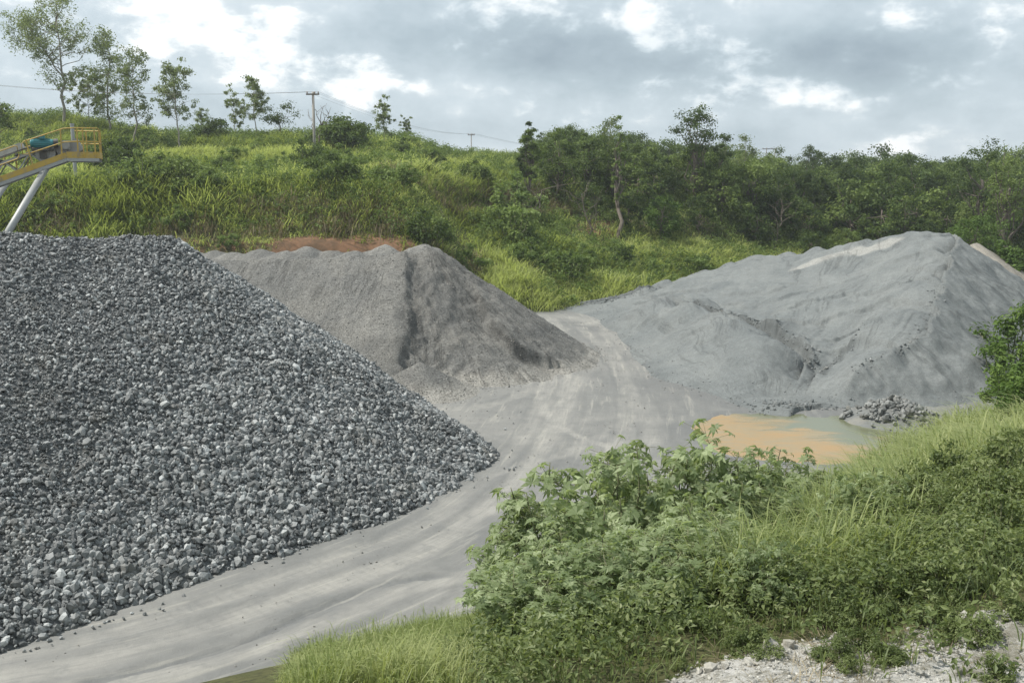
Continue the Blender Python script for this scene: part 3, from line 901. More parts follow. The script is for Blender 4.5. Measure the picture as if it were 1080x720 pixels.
def rand_rot(n):
    q = unit(rng.normal(size=(n, 4)))
    w_, x_, y_, z_ = q.T
    return np.stack([np.stack([1 - 2 * (y_ ** 2 + z_ ** 2), 2 * (x_ * y_ - z_ * w_), 2 * (x_ * z_ + y_ * w_)], -1),
                     np.stack([2 * (x_ * y_ + z_ * w_), 1 - 2 * (x_ ** 2 + z_ ** 2), 2 * (y_ * z_ - x_ * w_)], -1),
                     np.stack([2 * (x_ * z_ - y_ * w_), 2 * (y_ * z_ + x_ * w_), 1 - 2 * (x_ ** 2 + y_ ** 2)], -1)], -2)


def rock_shape(n):
    """angular stones: an icosahedron clipped by random planes"""
    V = np.broadcast_to(ICO, (n, 12, 3)).copy()
    V *= rng.uniform(.82, 1.18, (n, 12, 1))
    for k in range(4):
        nn = unit(rng.normal(size=(n, 1, 3))); c = rng.uniform(.45, .8, (n, 1))
        d = (V * nn).sum(-1)
        V -= nn * np.maximum(d - c, 0)[..., None]
    V *= np.stack([rng.uniform(.8, 1.25, n), rng.uniform(.65, 1.0, n), rng.uniform(.45, .8, n)], -1)[:, None]
    return V


def add_rocks(mb, P, S, tint):
    n = len(P)
    V = rock_shape(n) * S[:, None, None] * .5
    V = np.einsum('nij,nkj->nki', rand_rot(n), V) + P[:, None]
    mb.add(V, (ICOF[None] + np.arange(n)[:, None, None] * 12).reshape(-1, 3), None, np.repeat(tint, 12))


def rock_tint(n):
    return np.clip(rng.beta(1.0, 2.8, n) + (rng.random(n) < .14) * .45, 0, 1)


base_a = heap_mesh('crushed_stone_pile', M_rock, pile_a, -45, 3, 12, 50, .3, False, None, 0.0)  # base mound coloured near black, standing in for shade between the stones
o_a = link('crushed_stone_pile', base_a, label='big foreground pile of dark grey crushed stone below the yellow conveyor', cat='stone pile', kind='stuff')
# dense covering of stones, larger towards the foot
n = 330000
px_ = rng.uniform(-34, 2, n); py_ = rng.uniform(15, 44, n)
hz = pile_a(px_, py_)
az_ = px_ / py_
k = (hz > -.03) & (az_ > -.56) & (py_ < 38.5) & ((px_ > -11.5) | (py_ < np.interp(px_, [-20, -17, -14.4, -11.5], [32.2, 33.6, 36, 38])))
toe_keep = rng.random(n) < np.where(hz < .25, .6, 1)
k &= toe_keep
px_, py_, hz = px_[k], py_[k], hz[k]
zone = fbm(px_ * .22, py_ * .22, 3, 91)
S = np.interp(hz, [0, .8, 3, 8], [.18, .15, .12, .095]) * np.exp(rng.normal(0, .38, len(px_))) * (1 + zone * .9)
S = np.clip(S, .045, .34)
P = np.stack([px_, py_, hz + rng.uniform(-.04, .05, len(px_)) + S * .12], 1)
tn = np.clip(rock_tint(len(P)) + zone * .25, 0, 1)
# the stones that show largest: the front rows of the foot, built one by one
dcam = np.linalg.norm(P - np.array([0, 0, CAMZ]), axis=1)
okv = (P[:, 0] / P[:, 1] > -.50) & (P[:, 2] < 1.2)
score = np.where(okv & (S > .14), S / dcam, 0)
order = np.argsort(-score)[:230]
solo = np.zeros(len(P), bool); solo[order] = True
mb = MB(); add_rocks(mb, P[~solo], S[~solo], tn[~solo])
st = link('stone_cover', mb.mesh('stone_cover', M_rock), o_a); st['kind'] = 'stuff'


def stone_meshes(name, mat, n):
    out = []
    for i in range(n):
        mb = MB(); V = rock_shape(1)[0] * .5
        mb.add(V, ICOF, None, float(rock_tint(1)[0]) * .8 + .15)
        out.append(mb.mesh(name, mat))
    return out


SM = stone_meshes('loose_stone', M_rock, 14)
def put_stones(P, S, name, meshes, label, group):
    for i in range(len(P)):
        o = bpy.data.objects.new(name, meshes[i % len(meshes)])
        COL.objects.link(o)
        o.location = [float(c) for c in P[i]]; s = float(S[i]); o.scale = (s, s, s)
        o.rotation_euler = (random.uniform(0, 6.3), random.uniform(0, 6.3), random.uniform(0, 6.3))
        o['label'] = label; o['category'] = 'stone'; o['group'] = group


put_stones(P[solo], S[solo], 'crushed_stone', SM, 'angular grey stone on the lower edge of the big dark pile beside the road', 'stones along the foot of the crushed stone pile')
# strays on the road
sp_ = []
for i in range(60):
    u = random.uniform(20, 560); v = np.interp(u, [0, 100, 200, 300, 400, 470, 530, 560], [690, 660, 625, 585, 550, 520, 492, 488]) + abs(random.gauss(0, 4)) + 1
    x_, y_ = flat(u, v); sp_.append((x_, y_, .03))
for i in range(14):
    x_, y_ = flat(random.uniform(430, 560), random.uniform(430, 485)); sp_.append((x_, y_, .03))
sp_ = np.array(sp_)
put_stones(sp_, rng.uniform(.05, .15, len(sp_)), 'stray_stone', SM, 'small grey stone lying loose on the dusty road near the crushed stone pile', 'stray stones on the road')

def scatter_gravel(fn, x0, x1, y0, y1, n, smin, smax, hmin, hmax, mat, parent, cond=None):
    x = rng.uniform(x0, x1, n); y = rng.uniform(y0, y1, n); h = fn(x, y)
    k = (h > hmin) & (h < hmax)
    if cond is not None: k &= cond(x, y, h)
    x, y, h = x[k], y[k], h[k]
    S_ = np.clip(smin * np.exp(np.abs(rng.normal(0, .5, len(x)))), smin, smax)
    mb = MB(); add_rocks(mb, np.stack([x, y, np.maximum(h, .0) + S_ * .15], 1), S_, np.clip(rng.normal(.45, .25, len(x)), 0, 1))
    o = link('loose_gravel', mb.mesh('loose_gravel', mat), parent); o['kind'] = 'stuff'
    return o
M_chip = rock_mat('gravel_chip', (.075, .075, .07), (.30, .295, .275), .4)
M_chip2 = rock_mat('blue_chip', (.09, .10, .10), (.27, .28, .275), .2)
scatter_gravel(pile_b, -30, 5, 43, 60, 60000, .035, .095, .05, 9, M_chip, pb, lambda x, y, h: (rng.random(len(x)) < np.where(h < 1, .6, .45)) & (y < 58.5))
scatter_gravel(lambda x, y: np.maximum(pile_b(x, y), -.02), -8, 6, 43, 66, 30000, .03, .09, -1, .02, M_chip, pb, lambda x, y, h: rng.random(len(x)) < np.exp(-np.maximum(-pile_b(x, y) - .1, 0) / .12) * .5)
scatter_gravel(pile_c, 6, 26, 42, 80, 16000, .04, .13, -.12, .5, M_chip2, pcx, lambda x, y, h: rng.random(len(x)) < .35)
chx, chy = [], []
for pts, n_, w_ in (([(724, 320, 66), (752, 330, 63.5), (775, 334, 61.5), (800, 345, 58.5), (828, 357, 54.5), (852, 372, 50.5), (850, 388, 48.8)], 700, .28),
                    ([(918, 348, 54), (895, 372, 50), (872, 385, 48.5), (862, 398, 47)], 160, .2), ([(600, 325, 79), (640, 316, 79.5), (688, 308, 80.5)], 420, .5),
                    ([(985, 300, 56), (984, 330, 51.5), (950, 365, 47.2), (900, 395, 45.2)], 160, .25), ([(790, 432, 43.5), (840, 437, 42.8), (880, 434, 43.3)], 260, .5)):
    q = smooth_poly([at(*t_)[:2] for t_ in pts], 10)
    ii = rng.integers(0, len(q) - 1, n_); tt = rng.random(n_)[:, None]
    c_ = q[ii] + (q[ii + 1] - q[ii]) * tt + rng.normal(0, w_, (n_, 2))
    chx.append(c_[:, 0]); chy.append(c_[:, 1])
chx, chy = np.concatenate(chx), np.concatenate(chy); hz_ = pile_c(chx, chy)
kk = hz_ > -.15; chx, chy, hz_ = chx[kk], chy[kk], hz_[kk]
S_ = np.clip(.10 * np.exp(rng.normal(0, .45, len(chx))), .04, .34)
mb = MB(); add_rocks(mb, np.stack([chx, chy, np.maximum(hz_, 0) + S_ * .1], 1), S_, np.clip(rng.normal(.15, .15, len(chx)), 0, 1))
o = link('crumbled_clods', mb.mesh('crumbled_clods', M_chip2), pcx); o['kind'] = 'stuff'
# gravel kicked to the sides of the tracks
x = rng.uniform(-14, 14, 26000); y = rng.uniform(17, 70, 26000)
d, s2, _ = polydist(x, y, MAINROAD); lt = d * s2
k = (rng.random(len(x)) < np.clip(fbm(x * .5, y * .5, 4, 161) * 3, 0, .55) * np.where(np.abs(np.abs(lt) - 1.1) < .6, .25, 1)) & (np.hypot((x - pc[0]) / 4.6, (y - pc[1]) / 4.2) > 1) & (ground_parts(x, y)[2] < .2)
x, y = x[k], y[k]; S_ = np.clip(.028 * np.exp(np.abs(rng.normal(0, .6, len(x)))), .02, .13)
mb = MB(); add_rocks(mb, np.stack([x, y, .01 + S_ * .12], 1), S_, np.clip(rng.normal(.45, .25, len(x)), 0, 1))
link('road_gravel', mb.mesh('road_gravel', M_chip), label='fine loose gravel scattered over the dusty yard floor', cat='gravel', kind='stuff')

# small heap by the puddle
SH = stone_meshes('heap_stone', M_rock2, 10)
hc = flat(942, 442); pts_, ss_ = [], []
for i in range(420):
    r = rng.normal(0, 1, 2)
    x_ = hc[0] + r[0] * 1.0 + .2; y_ = hc[1] + r[1] * .95 - .1
    q = np.hypot((x_ - hc[0]) / 2.25, (y_ - hc[1]) / 2.2)
    if q > 1.0: continue
    z_ = .95 * (1 - q) ** .9
    s = float(np.clip(.27 * math.exp(random.gauss(0, .28)), .12, .45))
    pts_.append((x_, y_, z_ + random.uniform(-.1, .02) + .03)); ss_.append(s)
pts_ = np.array(pts_)[:280]; ss_ = np.array(ss_)[:280]
put_stones(pts_, ss_, 'heap_stone', SH, 'pale grey stone in the small heap between the orange puddle and the green bank', 'stones of the small heap beside the puddle')
mb = MB()
X, Y, Q = grid(np.arange(-2.4, 2.5, .2), np.arange(-2.4, 2.5, .2))
q = np.hypot(X / 2.1, Y / 2.1)
mb.add(np.stack([X, Y, .85 * (1 - q) - .05 + .1 * fbm(X * 2, Y * 2, 2, 3)], -1), None, Q, .2)
link('rubble_core', mb.mesh('rubble_core', M_rock2), None, (hc[0], hc[1], 0), label='fine rubble filling the small stone heap beside the orange puddle', cat='rubble', kind='stuff')

HAZE = .0004
EXPO = .5
# ------------------------------------------------------------------ vegetation builders
def clumpy_leaves(mb, centers, radii, per, L, flatten=.7, aspect=.5, upbias=.7, tint0=.5, tv=.28, spread=.5):
    """leaves gathered in uneven tufts round branch ends"""
    centers = np.asarray(centers, float); n = len(centers)
    radii = np.broadcast_to(radii, (n,))
    idx = np.repeat(np.arange(n), per)
    d = unit(rng.normal(size=(len(idx), 3)))
    rr = rng.random(len(idx)) ** .45 * (1 + .22 * rng.normal(size=len(idx)))
    off = d * (rr * radii[idx])[:, None]; off[:, 2] *= flatten
    P = centers[idx] + off
    tc = rng.normal(0, tv * .55, n)[idx] + rng.normal(0, tv * .5, len(idx)) + tint0
    leaves(mb, P, L * rng.uniform(.6, 1.35, len(idx)), d * .8 + np.array([0, 0, upbias]), aspect, np.clip(tc, 0, 1), spread=spread)


def limb(p0, p1, n=6, wob=.12, sag=0):
    p0 = np.asarray(p0, float); p1 = np.asarray(p1, float)
    t = np.linspace(0, 1, n)[:, None]
    L = np.linalg.norm(p1 - p0)
    w_ = rng.normal(0, wob * L * .25, (n, 3)); w_[0] = 0; w_[-1] *= .3
    P = p0 + (p1 - p0) * t + w_
    P[:, 2] += np.sin(np.pi * t[:, 0]) * sag
    return P


def broad_tree(H, CR, mat_leaf, mat_bark, trunk_vis=.25, nclump=30, per=110, L=.30, dens=1.0, lean=0, name='tree'):
    tb, cb = MB(), MB()
    top = np.array([lean * H * rng.normal() , lean * H * rng.normal(), H * .62])
    tr = limb((0, 0, -.5), top, 8, .10)
    tube(tb, tr, np.linspace(.16, .07, 8) * H / 9, 7, .4)
    cs, rs = [], []
    cz = H * (1 + trunk_vis) / 2; hz = H * (1 - trunk_vis) / 2
    for i in range(nclump):
        d = unit(rng.normal(size=3)); 
        r = rng.uniform(.45, 1.0)
        lob = 1 + .28 * math.sin(3 * math.atan2(d[1], d[0]) + i * .01 + H) 
        p = np.array([d[0] * CR * r * lob * .85, d[1] * CR * r * lob * .85, cz + d[2] * hz * r * .85]) + np.array([top[0], top[1], 0]) * .6
        cs.append(p); rs.append(CR * rng.uniform(.18, .44))
        k = int(rng.integers(3, 7))
        if i % 2 == 0 or p[2] < cz: tube(tb, limb(tr[k], p, 5, .2), np.linspace(.055, .015, 5) * H / 9, 4, .5)
    clumpy_leaves(cb, cs, rs, int(per * dens), L, .65, .55, .6)
    return tb.mesh(name + '_trunk', mat_bark, True), cb.mesh(name + '_crown', mat_leaf)


def euc_tree(H, CR, seed, low=.33, nb=22, per=80, L=.34, lean=.05, fork=False):
    tb, cb = MB(), MB()
    a = rng.uniform(0, 6.28)
    top = np.array([math.cos(a) * lean * H, math.sin(a) * lean * H, H * .97])
    tr = limb((0, 0, -.5), top, 12, .045)
    tube(tb, tr, np.linspace(.17, .025, 12) * H / 14, 7, .5)
    trs = [tr]
    if fork:
        t2 = limb(tr[4], tr[4] + np.array([-CR * .75, .3, H * .42]), 8, .1)
        tube(tb, t2, np.linspace(.10, .02, 8) * H / 14, 6, .5); trs.append(t2)
    cs, rs = [], []
    for i in range(nb):
        src = trs[i % len(trs)]
        t = low + (1 - low) * (i + rng.random()) / nb
        if len(trs) == 2 and src is trs[1]: t = rng.uniform(.3, 1)
        k = t * (len(src) - 1); k0 = int(min(k, len(src) - 2)); p0 = src[k0] + (src[k0 + 1] - src[k0]) * (k - k0)
        th_ = rng.uniform(0, 6.28); reach = CR * (1.05 - .55 * abs(t - .55) * 2) * rng.uniform(.45, 1.1)
        p1 = p0 + np.array([math.cos(th_) * reach, math.sin(th_) * reach, reach * rng.uniform(.35, .9)])
        br = limb(p0, p1, 6, .18)
        tube(tb, br, np.linspace(.05, .012, 6) * H / 14, 4, .5)
        for q_ in (3, 4, 5):
            cs.append(br[q_] + rng.normal(0, .3, 3)); rs.append(rng.uniform(.45, 1.05) * H / 13)
    clumpy_leaves(cb, cs, rs, per, L, .75, .4, .2, .5, .3, .9)
    return tb.mesh('tree_trunk', M_barkpale, True), cb.mesh('tree_crown', M_euc)


def bush_mesh(name, mat, Rb, Hb, n, per, L, aspect=.5, stems=True, flat_=.7):
    cb, sb = MB(), MB()
    cs, rs = [], []
    for i in range(n):
        th_ = rng.uniform(0, 6.28); r = Rb * math.sqrt(rng.random()) * .8
        top = Hb * (1 - .55 * (r / Rb) ** 2) * rng.uniform(.75, 1.08)
        z = top * rng.uniform(.25, 1.0)
        p = np.array([math.cos(th_) * r, math.sin(th_) * r, z])
        cs.append(p); rs.append(Rb * rng.uniform(.2, .36))
        if stems: tube(sb, limb((p[0] * .15, p[1] * .15, -.15), p, 5, .15), np.linspace(.02, .006, 5) * max(Hb, .8), 4, .5)
    clumpy_leaves(cb, cs, rs, per, L, flat_, aspect, .6)
    return cb.mesh(name, mat), (sb.mesh(name + '_stem', M_barkgreen, True) if stems else None)


def place_tree(name, tm, loc, rz, sc, label, cat='tree', group=None, sz=None):
    e = bpy.data.objects.new(name, None); COL.objects.link(e)
    e.location = [float(c) for c in loc]; e.rotation_euler = (0, 0, rz); e.scale = (sc, sc, sz or sc)
    e.empty_display_size = .1
    tag(e, label, cat, group)
    a = bpy.data.objects.new('trunk', tm[0]); COL.objects.link(a); a.parent = e
    if tm[1] is not None:
        b = bpy.data.objects.new('crown', tm[1]); COL.objects.link(b); b.parent = e
    return e


def place_bush(name, bm_, loc, rz, sc, label, cat='shrub', group=None, sz=None):
    e = bpy.data.objects.new(name, None); COL.objects.link(e)
    e.location = [float(c) for c in loc]; e.rotation_euler = (0, 0, rz); e.scale = (sc, sc, sz or sc)
    tag(e, label, cat, group)
    a = bpy.data.objects.new('foliage', bm_[0]); COL.objects.link(a); a.parent = e
    if bm_[1] is not None:
        b = bpy.data.objects.new('stem', bm_[1]); COL.objects.link(b); b.parent = e
    return e


def ground_at(u, v_top, D, H):
    """stand something H metres tall in compass direction u at distance D on the terrain"""
    r = ray(u, 360); x_ = r[0] / ray(u, v_top)[1] * D
    x_ = at(u, v_top, D)[0]
    return np.array([x_, D, float(G(x_, D)) - .1])


# ------------------------------------------------------------------ grass on the hill
def azd(n, a0, a1, d0, d1):
    a = rng.uniform(a0, a1, n); D = np.sqrt(rng.uniform(d0 * d0, d1 * d1, n))
    return a * D, D


def tallgrass(name, pts, per, h, wd, lab, mat, spread, tint, cat=None, lean=.5):
    """pts (n,3), h (n,), tint (n,)"""
    n = len(pts)
    idx = np.repeat(np.arange(n), per)
    P = pts[idx].copy()
    P[:, :2] += rng.normal(0, 1, (len(idx), 2)) * np.broadcast_to(spread, (n,))[idx][:, None]
    P[:, 2] = G(P[:, 0], P[:, 1]) - .05
    Hh = h[idx] * rng.uniform(.5, 1.15, len(idx))
    mb = MB()
    blades(mb, P, Hh, wd * rng.uniform(.6, 1.4, len(idx)), rng.uniform(.2, 1.0, len(idx)) * lean * 2, np.clip(tint[idx] + rng.normal(0, .14, len(idx)), 0, 1), droop=.12)
    return link(name, mb.mesh(name, mat), label=lab, cat=cat, kind='stuff')


x_, y_ = azd(46000, -.62, .40, 74, 165)
b_, h_, db_, f_, a_ = ground_parts(x_, y_)
tuss = fbm(x_ * .22, y_ * .22, 3, 101); tint_n = fbm(x_ * .09, y_ * .12, 4, 102)
cut = (f_ > -.2) & (f_ < 4.6) & (a_ < -.04) & (fbm(x_ * .5, y_ * .3, 3, 103) > -.12 + .08 * (a_ < -.25)) & (f_ < 4.2 + tuss * 2)
red2 = (f_ > 17.5) & (f_ < 22.5) & (a_ > -.02) & (a_ < .12) & (rng.random(len(x_)) < .8)
wood = (a_ > .30) | ((a_ > .05) & (f_ > 13 + 5 * tuss)) 
keep = (f_ > .2 + tuss) & (f_ < 78) & ~cut & ~red2 & ~(wood & (rng.random(len(x_)) < .8)) & ~((f_ > 62) & (rng.random(len(x_)) < .5))
keep &= rng.random(len(x_)) < np.interp(y_, [74, 110, 165], [1, .8, .55])
x_, y_, f_, a_, tuss, tint_n = [q[keep] for q in (x_, y_, f_, a_, tuss, tint_n)]
steep = sstep(4.5, 6, f_) * sstep(13, 10.5, f_) * (a_ < -.06)
hgt = np.clip(.5 + tuss * 2.8 + .5 * steep + .25 * rng.normal(size=len(x_)), .3, 2.4)
tg = np.clip(.46 + tint_n * 3.0 + .5 * fbm(x_ * .6, y_ * .6, 2, 104) + .12 * (a_ > -.1) * (f_ < 16) - .12 * steep + .15 * sstep(20, 45, f_), 0, 1)  # shade of the steep faces put into the blade tint
pts = np.stack([x_, y_, x_ * 0], 1)
print('hill tussocks', len(pts))
tallgrass('hill_grass', pts, 24, hgt, .052, 'tall yellow green grass covering the long hill and its terraces', M_hill, .42, tg, 'grass', .85)

# leafy ground cover among the grass (weeds, creepers on the banks)
x_, y_ = azd(15000, -.60, .36, 75, 150)
b_, h_, db_, f_, a_ = ground_parts(x_, y_)
k = (f_ > .5) & (f_ < 66) & ((fbm(x_ * .16, y_ * .16, 3, 111) > -.04) | ((a_ < -.05) & (f_ > 5) & (f_ < 12) & (rng.random(len(x_)) < .5))) & ~((a_ < -.04) & (f_ < 4.0)) & ((a_ < .1) | (f_ < 15))
x_, y_ = x_[k], y_[k]
mb = MB()
C = np.stack([x_, y_, G(x_, y_) + rng.uniform(.2, 1.3, len(x_))], 1)
clumpy_leaves(mb, C, rng.uniform(.4, 1.0, len(x_)), 26, .24, .8, .5, .6, .45, .35)
link('weeds', mb.mesh('weeds', M_shrub), label='darker leafy weeds and creepers scattered through the hill grass', cat='weeds', kind='stuff')

# ------------------------------------------------------------------ shrubs on the hill, one by one
BV = [bush_mesh('shrub_foliage', M_shrub, 1.6, 2.2, 16, 90, .22) for _ in range(3)]
BD = [bush_mesh('dark_shrub_foliage', M_wood, 2.4, 3.0, 24, 110, .26) for _ in range(3)]
for (u, v, D, kind, sc, lab) in [
    (225, 140, 122, 1, .85, 'rounded dark green bush on the hill crest right of the slim trees'),
    (352, 150, 114, 1, 1.1, 'large dark bush spreading at the foot of the wooden power pole'),
    (374, 148, 114, 1, 1.0, 'dark rounded bush just right of the power pole'),
    (361, 136, 118, 1, .9, 'topmost dark bush in the clump right of the power pole'),
    (455, 163, 116, 0, .9, 'small upright shrub alone on the crest grass left of the distant pole'),
    (458, 152, 120, 0, .6, 'small tree-like shrub with a tufted top on the crest'),
    (432, 158, 125, 1, .5, 'low dark shrub on the skyline grass beyond the power pole'),
    (508, 166, 112, 0, .75, 'slender shrub beside the distant pole on the crest'),
    (470, 178, 104, 0, .7, 'pale leafy shrub in the middle of the hill grass'),
    (358, 178, 100, 0, .8, 'brownish shrub in the grass below the power pole'),
    (250, 160, 106, 0, .7, 'small shrub in the hill grass below the rounded bush'),
    (273, 155, 110, 0, .6, 'low tuft of shrub on the crest between two slim trees'),
    (150, 196, 84, 0, 1.0, 'leafy shrub on the grassy bank behind the conveyor'),
    (300, 178, 100, 0, .6, 'low shrub in the open grass left of the power pole'),
    (540, 215, 92, 0, 1.3, 'bare looking shrub on the brow above the lower green slope'),
    (545, 180, 100, 0, 1.5, 'tall loose grey green shrub at the left edge of the wood'),
    (560, 262, 84, 0, .9, 'pale green shrub in the middle of the lower green slope'),
    (600, 280, 86, 0, 1.0, 'dark leaved shrub in a hollow of the lower slope'),
    (615, 262, 90, 0, .8, 'upper shrub on the lower green slope below the wood'),
    (735, 268, 97, 0, 1.0, 'pale shrub at the edge of the wood behind the blue grey pile'),
    (690, 275, 95, 0, .7, 'small shrub on the grass strip below the wood'),
    (650, 262, 96, 0, .9, 'bright leafy shrub on the grass strip below the red bank'),
    (240, 240, 77, 0, .5, 'bright green weed bush against the red cut bank'),
    (275, 255, 75, 0, .35, 'small yellow green bush at the foot of the red cut bank'),
    (215, 250, 76, 0, .45, 'green bush just above the shoulder of the crushed stone pile'),
    (1060, 240, 96, 1, 1.1, 'thick dark shrub above the brown gravel pile'),
]:
    loc = ground_at(u, v, D, 2)
    place_bush('hill_shrub', (BD if kind else BV)[random.randrange(3)], loc, random.uniform(0, 6), sc * random.uniform(1.3, 1.45), lab, 'shrub', 'shrubs scattered over the hill')

nb_ = 0
while nb_ < 34:
    a = random.uniform(-.50, .05); D = random.uniform(78, 118); x_ = a * D
    f__ = float(ground_parts(np.array([x_]), np.array([D]))[3][0])
    if not (4.5 < f__ < 13 or 16 < f__ < 24 or (28 < f__ < 50 and random.random() < .25)): continue
    nb_ += 1
    place_bush('bank_shrub', BV[nb_ % 3] if nb_ % 3 else BD[nb_ % 2], (x_, D, float(G(x_, D)) - .1), random.uniform(0, 6), random.uniform(.5, 1.15), 'leafy bush lost among the tall grass of the terraced hill', 'shrub', 'bushes among the grass of the terraced hill')
x_, y_ = azd(9000, -.55, .12, 75, 112)
b_, h_, db_, f_, a_ = ground_parts(x_, y_)
k = (((f_ > 3.6) & (f_ < 8) & (a_ < -.03)) | ((f_ > 16.5) & (f_ < 21.5) & (a_ > -.14))) & (fbm(x_ * .25, y_ * .25, 3, 171) > -.06)
x_, y_ = x_[k], y_[k]
tallgrass('dry_stalks', np.stack([x_, y_, x_ * 0], 1), 14, np.clip(1.0 + .5 * rng.normal(size=len(x_)), .4, 2.0), .045, 'dry brownish stalks hanging on the steep faces of the terraced hill', M_dry, .4, rng.random(len(x_)) * .6, 'dry grass', .6)

# ------------------------------------------------------------------ slim trees on the skyline
SK = [  # u, top v, base v, D, crown radius px, label
    (58, -8, 135, 118, 42, 'tallest slim eucalyptus with two leafy tops on the left skyline', True, .25),
    (92, 85, 140, 124, 26, 'short leaning tree with a dense low crown behind the tallest eucalyptus', False, .3),
    (107, 34, 130, 116, 20, 'tall slim eucalyptus, second from the left on the skyline', False, .22),
    (138, 54, 140, 114, 20, 'slender pale eucalyptus, third from the left, above the hill grass', False, .25),
    (186, 71, 145, 112, 21, 'neat upright eucalyptus with an open oval crown standing apart', False, .40),
    (213, 114, 138, 150, 8, 'tiny faint tree on the crest right of the neat eucalyptus', False, .3),
    (247, 99, 142, 128, 11, 'small thin tree on the crest, left one of a close pair', False, .35),
    (268, 87, 144, 124, 17, 'small airy tree on the crest, taller one of a close pair', False, .4),
    (404, 108, 148, 126, 11, 'little open crowned tree on the crest right of the power pole', False, .4),
    (429, 128, 148, 150, 6, 'very small faint tree near the middle of the skyline', False, .3),
]
for (u, vt, vb, D, cr_, lab, fork, low) in SK:
    g = ground_at(u, vt, D, 1)
    H = at(u, vt, D)[2] - g[2]
    tm = euc_tree(H, cr_ / F * D * 1.0, 1, low, nb=int(np.clip(cr_ * 1.5, 16, 58)), per=int(np.interp(cr_, [6, 42], [36, 50])), L=.28, fork=fork)
    place_tree('slim_tree', tm, g, random.uniform(-.3, .3), 1, lab, 'tree', 'slim trees along the left skyline')
g = ground_at(297, 103, 122, 1); H = at(297, 103, 122)[2] - g[2]
place_tree('spreading_tree', broad_tree(H, 2.6, M_wood, M_bark, .35, 16, 60, .26, lean=.15), g, 0, 1, 'low spreading tree with a flat one sided crown left of the power pole')
g = ground_at(-6, 76, 105, 1); H = at(-6, 76, 105)[2] - g[2]
place_tree('edge_tree', broad_tree(H, 2.0, M_wood, M_bark, .1, 20, 80, .26), g, 0, 1, 'dark tree cut off by the left edge above the conveyor')
# dead tree beside the pole
mb = MB()
g = ground_at(333, 112, 113, 1); H = at(333, 112, 113)[2] - g[2]
tr = limb((0, 0, -.3), (.5, 0, H * .6), 7, .1); tube(mb, tr, np.linspace(.16, .07, 7), 6)
for k_, dx_, hz_ in ((3, -1.1, .95), (4, 1.6, .98), (5, .6, 1.0), (6, 1.3, .85), (6, .1, .93), (2, 1.3, .7)):
    b1 = limb(tr[k_], (dx_, rng.normal() * .6, H * hz_), 6, .2); tube(mb, b1, np.linspace(.06, .015, 6), 5)
    for _ in range(3):
        b2 = b1[rng.integers(2, 5)]; tube(mb, limb(b2, b2 + np.array([rng.normal() * .6, rng.normal() * .4, rng.uniform(.3, .9)]), 4, .2), np.linspace(.025, .008, 4), 4)
link('dead_tree', mb.mesh('dead_tree', M_bark, True), None, g, label='bare dead tree with grey branches beside the wooden power pole', cat='tree')

# ------------------------------------------------------------------ the wood
TV = []
for i in range(9):
    H = [8, 9, 7.5, 10, 8.5, 9.5, 7, 8, 9][i]
    TV.append(broad_tree(H, [3.2, 3.6, 3.0, 3.4, 4.0, 3.2, 3.2, 2.7, 3.8][i], M_wood, M_bark, [.05, .1, .02, .15, .08, .05, .0, .1, .12][i], [34, 40, 30, 38, 44, 34, 32, 28, 40][i], 85, .33, name='forest_tree'))
WLAB = [('round_crowned_tree', 'dense dark green round crowned tree packed into the wood behind the piles', 'dark round crowned trees of the wood'),
        ('spreading_forest_tree', 'mid green spreading tree packed into the wood behind the piles', 'spreading trees of the wood'),
        ('small_forest_tree', 'low bushy tree along the foot of the wood behind the piles', 'low bushy trees at the foot of the wood')]
cand = []
tries = 0
while len(cand) < 265 and tries < 9000:
    tries += 1
    a = random.uniform(.012, .60); D = math.sqrt(random.uniform(92 ** 2, 205 ** 2)); x_ = a * D
    b_, h_, db_, f_, _ = [float(q) for q in ground_parts(np.array([x_]), np.array([D]))]
    lo = np.interp(a, [.015, .05, .08, .12, .2, .30, .45, .6], [27, 20, 15, 11.5, 11, 7, 4, 2])
    if f_ < lo or (a < .045 and f_ > 60): continue
    # an open grassy break on the far slope
    if abs(a - (840 - 540) / F) < .018 and 135 < D < 185: continue
    md = np.interp(D, [92, 205], [2.9, 4.8])
    if any((x_ - c[0]) ** 2 + (D - c[1]) ** 2 < md * md for c in cand): continue
    cand.append((x_, D, f_ - lo, a))
print('wood trees', len(cand))
for (x_, D, ff, a) in cand:
    low = ff < 4
    k = random.choice([6, 7, 2]) if low else random.randrange(9)
    lab = WLAB[2] if low else (WLAB[0] if k % 2 == 0 else WLAB[1])
    s_ = random.uniform(.5, .85) if low else random.uniform(.75, 1.25)
    # silhouette of the wood against the sky
    g = float(G(x_, D))
    vtop = np.interp(a * F + 540, [545, 600, 650, 700, 750, 800, 830, 870, 940, 1000, 1040, 1085], [140, 128, 135, 138, 148, 157, 158, 149, 153, 160, 142, 136])
    hmax = CAMZ + (190 - vtop) / F * D - g
    Ht = [8, 9, 7.5, 10, 8.5, 9.5, 7, 8, 9][k]
    if Ht * s_ > hmax: s_ = max(hmax / Ht * random.uniform(.68, 1.07), .3)
    place_tree(lab[0], TV[k], (x_, D, g - .2), random.uniform(0, 6.28), s_ * random.uniform(.95, 1.05), lab[1], 'tree', lab[2], s_)

